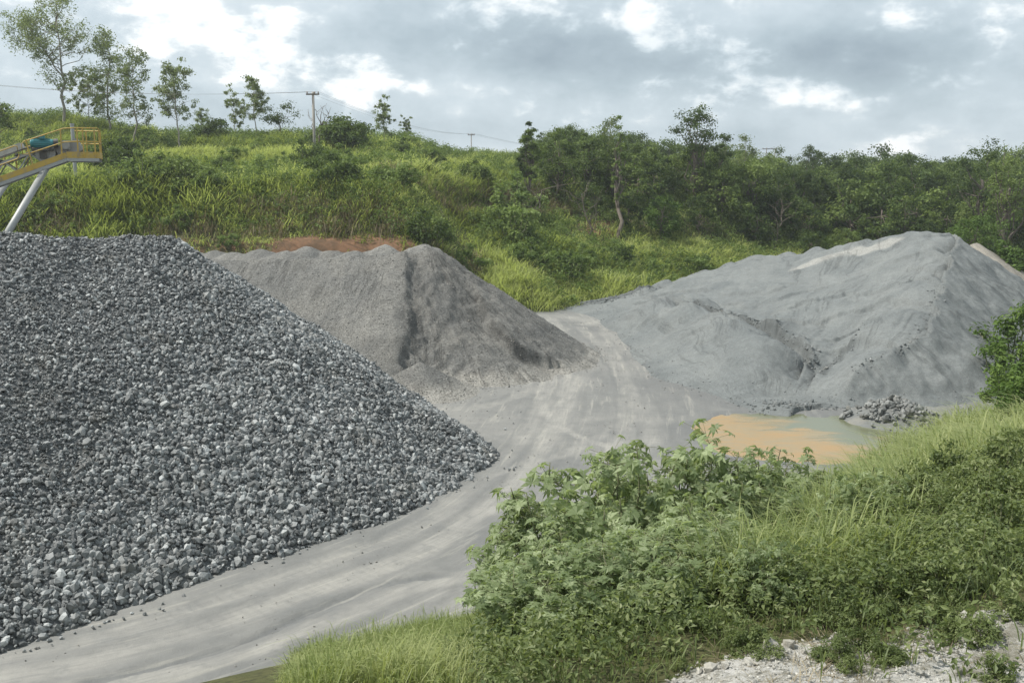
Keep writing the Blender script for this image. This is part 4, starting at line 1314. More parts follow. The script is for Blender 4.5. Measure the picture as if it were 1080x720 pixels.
# trees of the wood that stand out
for (u, vt, D, cr_, m_, tv, lab) in [
    (735, 110, 116, 24, 'w', .42, 'tall tree with a rounded crown on a bare trunk rising above the wood'),
    (760, 140, 120, 17, 'w', .3, 'flat topped tree just right of the tallest one above the wood'),
    (783, 150, 130, 11, 'e', .3, 'pale thin crowned tree on the skyline of the wood'),
    (656, 112, 104, 8, 'v', .15, 'ragged leaning tree wrapped in creepers on the skyline of the wood'),
    (556, 126, 106, 14, 'w', .2, 'leafy tree with an upright tuft at the left end of the wood'),
    (590, 132, 110, 22, 'w', .1, 'broad dark tree near the left end of the wood'),
    (640, 128, 118, 10, 'e', .2, 'slim pointed tree in the wood left of the creeper covered one'),
    (856, 150, 170, 17, 'w', .15, 'tree with a domed crown on the far right skyline of the wood'),
    (1036, 142, 112, 26, 'w', .3, 'wide flat crowned dark tree on the skyline near the right edge'),
    (1072, 140, 104, 26, 'w', .3, 'large dark tree cut by the right edge of the skyline'),
    (1027, 218, 99, 30, 'b', .05, 'bright green rounded tree behind the right shoulder of the blue grey pile'),
    (955, 205, 112, 26, 'w', .1, 'dark rounded tree behind the peak of the blue grey pile'),
    (1066, 250, 82, 18, 'b', .05, 'light green bushy tree above the brown gravel pile'),
    (700, 200, 106, 20, 'b', .1, 'lighter green tree in the middle of the wood'),
]:
    vt -= 5; g = ground_at(u, vt, D, 1); H = at(u, vt, D)[2] - g[2]; cr = cr_ / F * D * 1.1
    if m_ == 'e': tm = euc_tree(H, cr, 1, .4, 14, 40, .28)
    elif m_ == 'v': tm = broad_tree(H, cr, M_shrub, M_bark, .1, 30, 60, .26, lean=.10, name='creeper_tree')
    else: tm = broad_tree(H, cr, M_bright if m_ == 'b' else M_wood, M_bark, tv, 34, 90, .27, lean=.03, name='tall_tree')
    place_tree('forest_tree', tm, g, random.uniform(0, 6), 1, lab, 'tree', None)
# bare pale trunks
for (u, vt, D, H, lab) in [(628, 178, 101, 6.5, 'bare pale leaning trunk with few twigs in front of the left end of the wood'), (818, 215, 112, 5, 'leafless pale grey tree at the lower edge of the wood'),
                           (935, 205, 118, 6, 'leafless grey tree standing before the wood behind the blue grey pile'), (560, 190, 97, 5, 'thin half bare tree at the brow left of the wood')]:
    mb = MB(); g = ground_at(u, vt, D, 1)
    tr = limb((0, 0, -.3), (rng.normal() * .8, 0, H * .8), 7, .12); tube(mb, tr, np.linspace(.12, .04, 7), 6)
    for _ in range(9):
        k_ = int(rng.integers(2, 7)); b1 = limb(tr[k_], tr[k_] + np.array([rng.normal() * 1.3, rng.normal(), rng.uniform(.6, 2)]), 5, .2); tube(mb, b1, np.linspace(.04, .01, 5), 4)
        for _ in range(2): b2 = b1[3]; tube(mb, limb(b2, b2 + rng.normal(0, .6, 3) + np.array([0, 0, .5]), 4, .2), np.linspace(.018, .006, 4), 4)
    link('bare_tree', mb.mesh('bare_tree', M_bark, True), None, g, label=lab, cat='tree')

# undergrowth filling the wood's floor and its front edge
x_, y_ = azd(9000, .02, .62, 86, 185)
b_, h_, db_, f_, a_ = ground_parts(x_, y_)
lo = np.interp(a_, [.015, .05, .08, .12, .2, .30, .45, .6], [25, 19, 14.5, 12, 11, 5, 3, 1]) + 2.5 * fbm(x_ * .3, y_ * .3, 3, 121)
k = (f_ > lo) & (y_ < 180) & ~((np.abs(a_ - .286) < .02) & (y_ > 135))
x_, y_ = x_[k], y_[k]
C = np.stack([x_, y_, G(x_, y_) + rng.uniform(.0, 1.1, len(x_))], 1)
mb = MB(); clumpy_leaves(mb, C, rng.uniform(.5, 1.3, len(x_)), 30, .30, .8, .5, .6, .45, .3)
link('undergrowth', mb.mesh('undergrowth', M_wood), label='thick dark green undergrowth filling the floor and front edge of the wood', cat='undergrowth', kind='stuff')

# ------------------------------------------------------------------ right bank behind the pile's foot
RB = [bush_mesh('bank_bush_foliage', M_bright, 1.3, 2.0, 18, 150, .15) for _ in range(3)]
for (u, v, D, sc, lab) in [(1050, 372, 47, 1.25, 'light green leafy bush at the foot of the blue grey pile by the right edge'), (1076, 345, 50, 1.9, 'large green bush on the right edge beside the blue grey pile'),
                           (1070, 395, 42, 1.3, 'green bush on the right edge below the larger one'), (1092, 330, 58, 1.5, 'bush half outside the right edge beside the pile'),
                           (1088, 300, 66, 1.7, 'small green bush on the right edge near the brown gravel'), (1085, 420, 36, 1.1, 'leafy bush among the tall bright grass on the right edge')]:
    g = ground_at(u, v, D, 1); place_bush('bank_bush', RB[random.randrange(3)], g, random.uniform(0, 6), sc, lab, 'bush', 'bushes down the right bank')

# ------------------------------------------------------------------ near bank: grasses
def bank_pts(n, x0, x1, y0, y1):
    x = rng.uniform(x0, x1, n); y = rng.uniform(y0, y1, n)
    b_, h_, db_, f_, a_ = ground_parts(x, y)
    u = 540 + x / y * F
    return x, y, db_, u


# fine pale grass low on the left of the bank
x, y, db_, u = bank_pts(60000, -9, 2.5, 9, 24)
k = (rng.random(len(x)) < np.clip(.45 + 2.2 * fbm(x * .9, y * .9, 3, 149), .08, .9)) & (db_ > .35 + fbm(x * .8, y * .8, 3, 131) * 1.6) & (u > 300 + 60 * fbm(x, y, 2, 148)) & (u < 510 + 160 * fbm(x * 1.2, y * 1.2, 3, 181)) & (pale_side(x, y) < 0)
x, y, db_ = x[k], y[k], db_[k]
pts = np.stack([x, y, x * 0], 1)
tallgrass('bank_grass', pts, 5, np.clip(.28 + .6 * fbm(x * .6, y * .6, 3, 132) + .10 * rng.normal(size=len(x)), .08, .7), .010, 'fine pale green grass on the bank beside the dusty road', M_cane, .09,
          np.clip(.62 + fbm(x * .5, y * .5, 3, 133) * .9, 0, 1), 'grass', .45)
# short mixed grass under the shrubs and in the middle of the bank
x, y, db_, u = bank_pts(34000, -1, 22, 7.5, 42)
k = (db_ > .2) & ((u > 730) | ((u > 460 + 120 * fbm(x * 1.2, y * 1.2, 3, 181)) & (y < 14))) & (u < 1140) & ((pale_side(x, y) < -.1) | ((rng.random(len(x)) < .12) & (fbm(x * 1.1, y * 1.1, 3, 144) > .05)))
x, y = x[k], y[k]
pts = np.stack([x, y, x * 0], 1)
tallgrass('weedy_grass', pts, 4, np.clip(.30 + .5 * fbm(x * .4, y * .4, 3, 135), .08, .8), .012, 'mid green weedy grass between the shrubs of the near bank', M_weed, .12,
          np.clip(.6 + fbm(x * .4, y * .4, 3, 136), 0, 1), 'grass', .5)
# tall arching cane grass on the right
x, y, db_, u = bank_pts(3000, 5, 30, 19, 52)
zone = fbm(x * .22, y * .22, 3, 137)
k = (db_ > .2) & (u > 850 - 200 * zone) & (u < 1120) & (zone > -.16) & ~((u > 1035) & (y > 42))
x, y, zone = x[k], y[k], zone[k]
print('cane', len(x))
pts = np.stack([x, y, x * 0], 1)
tallgrass('cane_grass', pts, 34, np.clip(.95 + zone * 1.8 + .15 * rng.normal(size=len(x)), .5, 1.7), .028, 'tall arching bright green cane grass on the right of the near bank', M_cane, .20,
          np.clip(.5 + zone * .8 + rng.normal(0, .1, len(x)), 0, 1), 'grass', .62)
x, y, db_, u = bank_pts(1500, 2.5, 9, 11, 24)
zone = fbm(x * .5, y * .5, 3, 162)
k = (u > 770) & (u < 960 + 200 * zone) & (pale_side(x, y) < -.5) & (zone > -.1)
x, y, zone = x[k], y[k], zone[k]
tallgrass('loose_grass', np.stack([x, y, x * 0], 1), 16, np.clip(.85 + zone * 1.4, .4, 1.3), .016, 'loose pale green grass standing between the castor thicket and the weed shrubs', M_cane, .16,
          np.clip(.45 + zone + rng.normal(0, .12, len(x)), 0, 1), 'grass', .6)
# dark green grass tuft between castor bushes and the cane grass
# dry litter on the pale ground
x, y, db_, u = bank_pts(4500, -1, 9, 8.0, 15)
k = (pale_side(x, y) > -.1) & (fbm(x * 1.2, y * 1.2, 3, 138) > .0)
x, y = x[k], y[k]
tallgrass('dry_litter', np.stack([x, y, x * 0], 1), 4, np.full(len(x), .10), .006, 'thin dry stalks lying on the pale ground in front', M_dry, .10, rng.random(len(x)), 'dry grass', 2.5)

# ------------------------------------------------------------------ castor bean shrubs
def star_leaf(n, P, Nrm, S, tint, mb, lobes=8):
    Nrm = unit(Nrm); r = rng.normal(size=(n, 3)); a = unit(np.cross(Nrm, r)); b = np.cross(Nrm, a)
    verts = [P]; V = []
    for k in range(lobes):
        th_ = 2 * np.pi * (k + .5) / lobes * .92 + .25
        ln = (1.0 - .38 * abs(math.cos(th_ / 2 * 1.0)) ** 6) * (.55 if k in (0, lobes - 1) else 1.0)
        w_ = .17
        d = math.cos(th_) * a + math.sin(th_) * b; e = -math.sin(th_) * a + math.cos(th_) * b
        Sx = S[:, None]
        V += [P + (d * .50 * ln - e * w_ * ln) * Sx * .5 + Nrm * Sx * .035, P + d * ln * Sx * .5 - Nrm * Sx * (.10 + .05 * (k % 3)), P + (d * .50 * ln + e * w_ * ln) * Sx * .5 + Nrm * Sx * .035]
    V = np.stack([P] + V, 1)
    m = 1 + 3 * lobes
    i = np.arange(n)[:, None] * m
    q = np.concatenate([i + [0, 1 + 3 * k, 2 + 3 * k, 3 + 3 * k] for k in range(lobes)])
    mb.add(V, None, q, np.repeat(tint, m))


def castor(H, Rr, nb, seed, leafS=.27, dens=1.0):
    sb, lb, pb_ = MB(), MB(), MB()
    P_, N_, S_, T_ = [], [], [], []
    for i in range(nb):
        th_ = rng.uniform(0, 6.28); r = Rr * math.sqrt(rng.random())
        end = np.array([math.cos(th_) * r, math.sin(th_) * r, H * (1.04 - .42 * (r / Rr) ** 2) * rng.uniform(.62, 1.05)])
        st_ = limb((rng.normal() * .08, rng.normal() * .08, -.2), end, 9, .10)
        tube(sb, st_, np.linspace(.024, .007, 9), 5)
        nl = int(rng.integers(26, 40) * dens)
        for j in range(nl):
            t = rng.uniform(.15, 1.0) ** .8 if j > 6 else rng.uniform(.85, 1.0)
            k = t * 8; k0 = int(min(k, 7)); p = st_[k0] + (st_[k0 + 1] - st_[k0]) * (k - k0)
            a = rng.uniform(0, 6.28); out_ = np.array([math.cos(a), math.sin(a), rng.uniform(-.1, .7)])
            pl = rng.uniform(.12, .34)
            q = p + out_ * pl
            tube(sb, np.array([p, p + out_ * pl * .55 + np.array([0, 0, .02]), q]), (.004, .003, .0025), 3, .8)
            P_.append(q); N_.append(np.array([out_[0] * .7, out_[1] * .7, .8]) + rng.normal(0, .35, 3)); S_.append(leafS * rng.uniform(.45, 1.25) * (1.1 - .3 * t)); T_.append(np.clip(.45 + .3 * (t - .6) + rng.normal(0, .17), 0, 1))
        # seed spike
        if rng.random() < .3:
            tube(sb, np.array([end, end + np.array([rng.normal() * .03, 0, .18])]), (.012, .006), 5, .3)
    star_leaf(len(P_), np.array(P_), np.array(N_), np.array(S_), np.array(T_), lb)
    return sb.mesh('castor_stem', M_barkgreen, True), lb.mesh('castor_foliage', M_castor)


CV = [castor(2.1, 1.4, 32, i, .36) for i in range(5)]
CL = ['leftmost castor bush, its branches reaching over the dusty road', 'castor bush with dark leaves low at the left of the thicket', 'castor bush in the left middle of the thicket with flower spikes on top',
      'tall castor bush in the centre of the thicket seen against the road', 'castor bush in the front middle of the thicket above the pale ground', 'highest castor bush seen against the far yard',
      'castor bush in front right of the thicket with large pale star leaves', 'castor bush at the right end of the thicket below the orange puddle', 'castor bush behind the thicket whose top meets the puddle',
      'low castor bush at the front left corner of the thicket', 'castor bush at the front of the thicket beside dry stalks', 'castor bush deep in the shade of the thicket', 'rear castor bush showing over the left part of the thicket']
CL += ['castor bush at the lower left foot of the thicket beside fine grass', 'castor bush at the lower middle of the thicket beside the pale ground', 'castor bush in the lower right of the thicket before the weed shrubs']
CL += ['castor bush reaching down to the bottom edge of the view, left of the pale ground', 'castor bush near the bottom edge between fine grass and low weeds', 'rounded castor bush filling the front centre of the thicket', 'castor bush filling the dip in the middle of the thicket']
CP_ = [(562, 592, 17.4, 1.0), (572, 650, 14.2, .8), (590, 545, 17.6, 1.0), (660, 500, 17.6, 1.1), (640, 640, 13.4, .85), (725, 490, 17.8, 1.1), (755, 610, 13.8, .95), (790, 520, 17.0, 1.0), (825, 500, 19.5, 1.0),
       (595, 690, 12.3, .6), (690, 655, 12.8, .7), (690, 580, 15.4, 1.05), (610, 575, 15.8, 1.0), (580, 690, 12.8, .7), (625, 675, 12.2, .7), (745, 650, 12.4, .7), (600, 690, 11.6, .7), (660, 700, 11.4, .7), (680, 610, 13.4, 1), (730, 560, 15.2, 1)]
for i, (u, v, D, sc) in enumerate(CP_):
    g = ground_at(u, v, D, 1)
    top = at(u, v - 18, D)[2]; Hn = max(top - g[2], .8)
    hs_ = float(np.clip(Hn / 2.1, .5, 1.4)) * 1.04
    place_bush('castor_bush', CV[i % 5][::-1], g, random.uniform(0, 6), max(hs_, .85), CL[i], 'castor bush', 'castor bushes forming the thicket on the near bank', hs_)

# ------------------------------------------------------------------ leafy weeds and shrubs on the near bank
WV = [bush_mesh('weed_foliage', M_weed, .62, 1.0, 30, 62, .075, .55) for _ in range(5)]
SP = [(860, 560, 15.5), (905, 545, 17), (950, 540, 17.5), (1000, 530, 18), (1045, 520, 18), (1080, 500, 19), (880, 600, 13.6), (930, 590, 14.2), (985, 585, 14.2), (1035, 575, 14.5), (1080, 565, 14.5),
      (845, 630, 12.3), (900, 640, 12.0), (950, 635, 12.1), (1005, 620, 12.6), (1055, 612, 12.5), (830, 585, 14.5), (1020, 480, 22), (1060, 465, 23), (850, 665, 11), (880, 700, 10.0), (935, 690, 10.1), (985, 680, 10.4),
      (1020, 655, 11.0), (1065, 690, 9.6), (820, 540, 16.4), (965, 560, 15.6), (1015, 555, 15.9), (1060, 545, 16.2), (915, 570, 15.0), (1085, 640, 11.2), (1000, 705, 9.6), (920, 715, 9.4), (960, 500, 20), (900, 515, 19), (1040, 640, 11.6),
      (800, 655, 11.6), (860, 530, 18)]
SP += [(760, 672, 10.8), (810, 660, 10.8), (880, 660, 10.6), (930, 655, 10.6), (980, 645, 10.8), (1030, 628, 11.2), (1070, 610, 11.6), (1095, 600, 11.5), (900, 620, 12.5), (960, 610, 12.8), (1000, 595, 13.2), (1050, 590, 13.0), (870, 700, 9.2), (895, 712, 8.9), (940, 700, 9.0), (1030, 680, 9.2), (1055, 715, 8.4), (780, 705, 9.4)]
LOWW = [(random.uniform(720, 1085), 0, random.uniform(9, 13.5)) for _ in range(110)]
SP += LOWW
sizes = [1, 1, 1, 1, 1.1, 1.1, .95, 1, 1, 1.1, 1.1, .75, .7, .75, .85, .95, .9, .9, .9, .5, .48, .42, .5, .6, .42, .9, 1, 1, 1, .95, .8, .3, .3, .9, .9, .6, .45, .9] + [.5, .5, .6, .6, .6, .6, .7, .7, .9, .9, .9, .9, .4, .3, .35, .35, .3, .25] + [random.uniform(.14, .42) for _ in LOWW]
WL = 'small leaved grey green weed shrub in the tangle on the right of the near bank'
WL2 = 'low leafy weed growing out of the pale dusty ground at the bottom of the view'
for i, (u, v, D) in enumerate(SP):
    g = ground_at(u, v, D, 1); s_ = sizes[i] * random.uniform(.75, 1.25) * (.72 if u < 905 and v else 1)
    lo_ = sizes[i] < .62
    place_bush('low_weed' if lo_ else 'weed_shrub', WV[i % 5], g, random.uniform(0, 6), s_, WL2 if lo_ else WL, 'weed' if lo_ else 'shrub',
               'low weeds on the pale ground' if lo_ else 'weed shrubs covering the right of the near bank', s_ * random.uniform(.85, 1.2))
# filler of loose leafy weeds
x, y, db_, u = bank_pts(9500, -.5, 16, 7.8, 28)
k = (u > 500) & (u < 1130) & ((u > 745) | (y < 12.4) | (rng.random(len(x)) < .25)) & ((pale_side(x, y) < -.3) | ((rng.random(len(x)) < .16) & (fbm(x * .9, y * .9, 3, 145) > .03))) & (db_ > .5)
x, y = x[k], y[k]
mb = MB(); C = np.stack([x, y, G(x, y) + rng.uniform(.05, .55, len(x))], 1)
clumpy_leaves(mb, C, rng.uniform(.12, .3, len(x)), 26, .075, .9, .5, .6, .5, .35)
link('leafy_weeds', mb.mesh('leafy_weeds', M_weed), label='mixed small leaved weeds carpeting the near bank between the shrubs', cat='weeds', kind='stuff')
# a few castor seedlings with large pale leaves
for (u, v, D, lab) in [(770, 645, 11.6, 'castor seedling with large pale leaves in front of the thicket'), (808, 672, 10.9, 'small castor seedling on the pale ground right of the thicket'), (915, 545, 15.2, 'castor seedling with blue green leaves rising from the weed shrubs')]:
    g = ground_at(u, v, D, 1); place_bush('castor_seedling', CV[2][::-1], g, random.uniform(0, 6), .42 if v > 600 else .6, lab, 'castor bush')

# rubble on the pale ground
SL = stone_meshes('chalk_stone', rock_mat('pale_stone', (.22, .21, .18), (.50, .49, .45), .3), 6)
pp, ss = [], []
for i in range(900):
    u = random.uniform(600, 1085); D = random.uniform(9.0, 13.5); x = (u - 540) / F * D
    db_ = float(ground_parts(np.array([x]), np.array([D]))[2][0])
    if float(pale_side(np.array([x]), np.array([D]))[0]) < .1: continue
    s = min(.06 * math.exp(random.gauss(0, .6)), .25); pp.append((x, D, float(G(x, D) + pale_relief(x, D)) + s * .15)); ss.append(s)
pp, ss = np.array(pp)[:200], np.array(ss)[:200]
put_stones(pp, ss, 'chalk_stone', SL, 'small pale stone lying on the dusty ground at the bottom of the view', 'pale stones on the near ground')

x = rng.uniform(-.5, 8, 30000); y = rng.uniform(8, 15, 30000)
k = (pale_side(x, y) > -.1) & (fbm(x * 1.4, y * 1.4, 4, 147) > -.05)
x, y = x[k], y[k]; S_ = np.clip(.022 * np.exp(rng.normal(0, .5, len(x))), .01, .09)
mb = MB(); add_rocks(mb, np.stack([x, y, G(x, y) + pale_relief(x, y) + S_ * .1], 1), S_, rng.random(len(x)))
link('pebbles', mb.mesh('pebbles', bpy.data.materials['pale_stone']), label='pale pebbles and crumbs strewn over the near dusty ground', cat='pebbles', kind='stuff')

# ------------------------------------------------------------------ conveyor
CD = 38.5
conv = bpy.data.objects.new('conveyor', None); COL.objects.link(conv)
o0 = at(70, 164, CD)
conv.location = [float(c) for c in o0]; CROT = R(20); conv.rotation_euler = (0, 0, CROT)
tag(conv, 'yellow railed belt conveyor head with a teal motor above the crushed stone pile', 'conveyor')
PXM = CD / F
sl_ = .39
def cp(lx, y, h): return np.array([lx, y, h + (sl_ * lx if lx < 0 else 0)])
LEFT = -9.0; RT = 1.15
def part(name, mb, mat, parent=conv, smooth=False):
    return link(name, mb.mesh(name, mat, smooth), parent)
# walkway deck and toe boards
mb = MB(); beam(mb, cp(LEFT, .38, 0), cp(0, .38, 0), .72, .05); box(mb, (RT / 2, 1.25, 0), (RT, 2.5, .05)); part('walkway_deck', mb, M_darksteel)
mb = MB(); beam(mb, cp(LEFT, 0, .02), cp(0, 0, .02), .03, .20); box(mb, (RT / 2 + .005, 0, .02), (RT, .03, .24)); box(mb, (RT + .02, 1.25, .02), (.03, 2.53, .24)); part('toe_board', mb, M_yellow)
mb = MB(); beam(mb, cp(LEFT, .03, -.16), cp(0, .03, -.16), .1, .12); box(mb, (RT / 2, .03, -.16), (RT, .1, .12)); beam(mb, cp(LEFT, 1.9, -.1), cp(0, 1.9, -.1), .12, .2); box(mb, (RT / 2, 2.4, -.14), (RT, .1, .16)); part('support_beam', mb, M_galv)
# railings
def rail(pts, r=.024):
    mb = MB()
    tube(mb, np.array(pts), r, 7); part('handrail', mb, M_yellow, smooth=True)
rail([cp(LEFT, 0, 1.02), cp(-1.75, 0, 1.02), cp(-1.68, 0, .98), cp(-1.62, 0, .6), cp(-1.7, 0, .52), cp(LEFT, 0, .52)])
rail([cp(-1.35, 0, .56), cp(-1.5, 0, .62), cp(-1.52, 0, 1.0), cp(-1.42, 0, 1.06), cp(-.05, 0, 1.02), (.3, 0, 1.03), (RT, 0, 1.03), (RT, 2.5, 1.03), (.2, 2.5, 1.03)])
rail([cp(-1.35, 0, .56), cp(-.05, 0, .52), (.3, 0, .52), (RT, 0, .52), (RT, 2.5, .52), (.2, 2.5, .52)])
rail([cp(-1.2, 2.5, .98), cp(-2.1, 2.5, 1.0), cp(-2.35, 2.5, 1.0), cp(-2.42, 2.5, .9), cp(-2.42, 2.5, .45)], .03)
for (lx, y_) in [(-7.2, 0), (-6.0, 0), (-4.8, 0), (-3.55, 0), (-2.3, 0), (-1.15, 0), (-.15, 0), (.42, 0), (.62, 0), (RT - .12, 0), (RT, 1.25), (RT, 2.5), (.62, 2.5), (-1.6, 2.5), (-2.0, 2.5)]:
    mb = MB(); c = cp(lx, y_, 0); tilt = -.22 if lx < -.2 and y_ == 0 else 0
    beam(mb, c + np.array([0, -.02 if y_ == 0 else 0, -.08]), c + np.array([tilt, -.02 if y_ == 0 else 0, 1.02]), .05, .05); part('rail_post', mb, M_yellow)
# belt frame truss
mb = MB()
for y_ in (.85, 1.85):
    beam(mb, cp(LEFT, y_, .62), cp(-.75, y_, .62), .08, .1); beam(mb, cp(LEFT, y_, .1), cp(-.5, y_, .1), .08, .08)
    k = LEFT
    while k < -1.2:
        beam(mb, cp(k, y_, .1), cp(k + .45, y_, .62), .05, .05); beam(mb, cp(k + .45, y_, .62), cp(k + .9, y_, .1), .05, .05); k += .9
part('truss_frame', mb, M_galv)
mb = MB()
k = LEFT
while k < -1.2:
    tube(mb, np.array([cp(k, .78, .72), cp(k, 1.92, .72)]), .06, 8); k += .6
part('idler_roller', mb, M_darksteel, smooth=True)
# belt wraps the head drum
dr = cp(-.78, 1.35, .42); rad = .34
prof = [cp(LEFT, 0, .92)[[0, 2]], cp(-2.0, 0, .92)[[0, 2]], cp(-1.3, 0, .84)[[0, 2]]]
for t in np.linspace(math.radians(105), math.radians(-90), 12): prof.append(np.array([dr[0] + rad * math.cos(t), dr[2] + rad * math.sin(t)]))
prof += [cp(-3.0, 0, .12)[[0, 2]], cp(LEFT, 0, .12)[[0, 2]]]
prof = np.array(prof); nrm = np.gradient(prof, axis=0); nrm = unit(np.stack([-nrm[:, 1], nrm[:, 0]], 1)) * .03
mb = MB(); n = len(prof)
V = []
for pr in (prof, prof + nrm):
    for y_ in (.9, 1.8): V.append(np.stack([pr[:, 0], np.full(n, y_), pr[:, 1]], 1))
V = np.concatenate(V); q = []
for i in range(n - 1):
    q += [(i, i + 1, n + i + 1, n + i), (2 * n + i, 3 * n + i, 3 * n + i + 1, 2 * n + i + 1), (i, 2 * n + i, 2 * n + i + 1, i + 1), (n + i, n + i + 1, 3 * n + i + 1, 3 * n + i)]
mb.add(V, None, q); part('belt', mb, M_belt)
mb = MB(); beam(mb, cp(LEFT, .84, 1.0), cp(-1.6, .84, 1.0), .02, .24); beam(mb, cp(LEFT, 1.86, 1.0), cp(-1.6, 1.86, 1.0), .02, .24); part('side_skirt', mb, plain_mat('pale_cover', (.45, .44, .40), .7, dirtamt=.6))
mb = MB(); tube(mb, np.array([dr + [0, -.44, 0], dr + [0, .44, 0]]), rad - .01, 20); tube(mb, np.array([dr + [0, -.72, 0], dr + [0, .6, 0]]), .06, 10); hd = part('head_drum', mb, M_darksteel, smooth=True)
mb = MB(); tube(mb, np.array([dr + [0, -.70, 0], dr + [0, -.58, 0]]), .36, 20); tube(mb, np.array([dr + [0, -.74, 0], dr + [0, -.70, 0]]), .15, 12); part('drive_pulley', mb, M_galv)
# motor
mc = cp(-.85, .62, .80)
mt = bpy.data.objects.new('motor', None); COL.objects.link(mt); mt.parent = conv
mb = MB(); tube(mb, np.array([mc + [-.42, 0, 0], mc + [-.38, 0, 0], mc + [.36, 0, 0], mc + [.40, 0, 0]]), (.13, .15, .15, .13), 18)
for a_i in range(12):
    t = a_i / 12 * 6.283; v_ = np.array([0, math.cos(t), math.sin(t)])
    beam(mb, mc + v_ * .16 + [-.3, 0, 0], mc + v_ * .16 + [.28, 0, 0], .012, .03)
link('motor_body', mb.mesh('motor_body', M_teal, False), mt)
mb = MB(); box(mb, mc + [0, -.1, .22], (.22, .16, .12)); link('terminal_box', mb.mesh('terminal_box', M_teal), mt)
mb = MB(); tube(mb, np.array([mc + [.40, 0, 0], mc + [.55, 0, 0]]), .17, 16); link('fan_cover', mb.mesh('fan_cover', M_darksteel), mt)
mb = MB(); box(mb, mc + [.0, 0, -.24], (.8, .4, .08)); box(mb, mc + [0, .05, -.42], (.25, .3, .3)); link('motor_base', mb.mesh('motor_base', M_darksteel), mt)
mb = MB(); box(mb, mc + [.80, .25, -.06], (.32, .36, .34), None, .5); tube(mb, np.array([mc + [.80, .0, -.06], mc + [.80, .5, -.06]]), .15, 14); part('gearbox', mb, M_galv)
mb = MB(); box(mb, cp(-.2, 1.35, .35) + [.25, 0, 0], (.9, 1.1, .5), np.array(Matrix.Rotation(R(-25), 3, 'Y'))); part('discharge_chute', mb, M_belt)
# slanting legs and their cross brace
def loc_of(u, v, D):
    p = at(u, v, D) - o0; c_, s_ = math.cos(-CROT), math.sin(-CROT)
    return np.array([p[0] * c_ - p[1] * s_, p[0] * s_ + p[1] * c_, p[2]])
for y0, (u0, v0), (u1, v1) in ((CD + .1, (52, 172), (-14, 282)), (CD + 2.3, (10, 188), (-40, 262))):
    mb = MB(); tube(mb, np.array([loc_of(u0, v0, y0), loc_of(u1, v1, y0 - 3.6)]), .125, 14); part('slanting_leg', mb, M_galv, smooth=True)
mb = MB(); tube(mb, np.array([loc_of(3, 258, CD - 3.0), loc_of(-30, 252, CD - 2)]), .16, 12); part('leg_brace', mb, M_galv, smooth=True)

# slim steel post behind the conveyor
p = at(76, 132, 85); gz = float(G(p[0], 85)) - .2; p[2] -= gz; mb = MB(); tube(mb, np.array([(0, 0, -.2), (0, 0, p[2])]), .15, 10); tube(mb, np.array([(0, 0, p[2]), (0, 0, p[2] + .12)]), .18, 10)
link('steel_post', mb.mesh('steel_post', M_galv), None, (p[0], 85, gz), label='plain grey steel post standing in the hill grass behind the conveyor head', cat='post')

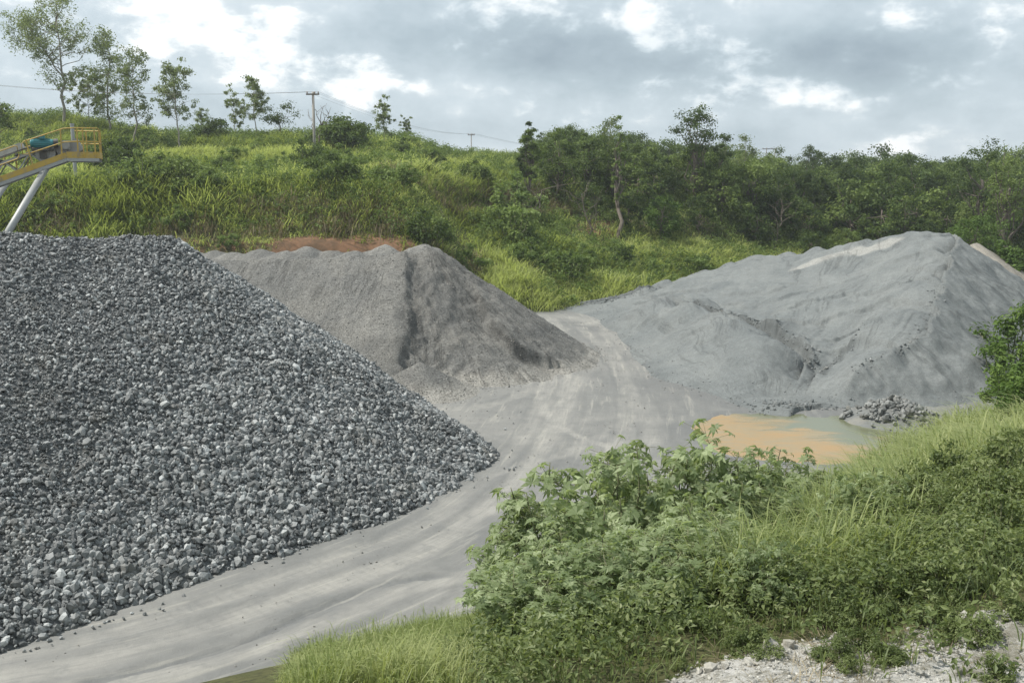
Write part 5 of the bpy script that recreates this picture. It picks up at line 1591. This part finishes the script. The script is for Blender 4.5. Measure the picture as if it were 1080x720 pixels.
# ------------------------------------------------------------------ power poles and wires
def pole(u, vt, D, arms, lab, r=.13, dbl=False):
    g = ground_at(u, vt, D, 1); H = at(u, vt, D)[2] - g[2]
    e = bpy.data.objects.new('power_pole', None); COL.objects.link(e); e.location = [float(c) for c in g]
    tag(e, lab, 'power pole')
    for dx in ((-.9, .9) if dbl else (0,)):
        mb = MB(); tube(mb, np.array([(dx, 0, -.5), (dx, 0, H)]), (r, r * .75), 10); link('pole', mb.mesh('pole', M_concrete, True), e)
    if arms:
        aw = 1.3 if not dbl else 3.6
        mb = MB(); box(mb, (0, -.14, H - .25), (aw, .12, .14)); link('crossarm', mb.mesh('crossarm', M_bark), e)
        for dx in (-aw / 2 + .1, 0.2, aw / 2 - .1):
            mb = MB(); tube(mb, np.array([(dx, -.14, H - .18), (dx, -.14, H - .06), (dx, -.14, H + .02)]), (.03, .08, .04), 8); link('insulator', mb.mesh('insulator', M_ceram), e)
    return g + np.array([0, -.14, H])
p1 = pole(330, 97, 101, True, 'tall weathered power pole with a short crossarm on the hill crest', .16)
p2 = pole(497, 141, 190, True, 'thin distant power pole standing on the far crest', .12)
p3 = pole(813, 156, 215, True, 'far twin pole structure with a crossarm above the wood', .12, True)
p0 = at(-60, 84, 120)
p4 = pole(1180, 190, 120, True, 'power pole out past the right edge', .14) if False else at(1180, 205, 118)
def wires(a, b, sag, lab, name='power_line', r=.008):
    mb = MB()
    for dx in (-.55, .2, .55):
        t = np.linspace(0, 1, 24)[:, None]; P = a + (b - a) * t + np.array([dx, 0, 0]); P[:, 2] -= 4 * sag * (t * (1 - t))[:, 0]
        tube(mb, P, r, 4)
    link(name, mb.mesh(name, M_wire), None, label=lab, cat='power line')
wires(p0, p1, .8, 'power line wires running left from the tall pole over the slim trees')
wires(p1, p2, 1.2, 'power line wires dropping right from the tall pole to the distant one')
wires(p2, p3, 3.0, 'power line wires passing low behind the wood to the twin poles')

# ------------------------------------------------------------------ air
if HAZE:
    mb = MB(); box(mb, (0, 600, 18), (3300, 1900, 46))
    me = mb.mesh('haze', M_wire)
    m, nt, out = new_mat('haze_air')
    pv = N(nt, 'ShaderNodeVolumePrincipled'); pv.inputs['Color'].default_value = (.9, .95, 1, 1); pv.inputs['Density'].default_value = HAZE; pv.inputs['Anisotropy'].default_value = .3
    nt.links.new(pv.outputs[0], out.inputs['Volume']); me.materials[0] = m
    link('haze', me, kind='stuff')
    scene.cycles.volume_bounces = 0

# ------------------------------------------------------------------ view
vs = scene.view_settings
vs.view_transform = 'Standard'; vs.look = 'None'; vs.gamma = 1; vs.exposure = EXPO; vs.use_curve_mapping = False
scene.cycles.max_bounces = 6; scene.cycles.diffuse_bounces = 3; scene.cycles.transmission_bounces = 3; scene.cycles.transparent_max_bounces = 4
scene.cycles.use_denoising = True
print('total faces', sum(len(o.data.polygons) for o in scene.objects if o.type == 'MESH'), 'unique', sum(len(m.polygons) for m in bpy.data.meshes))
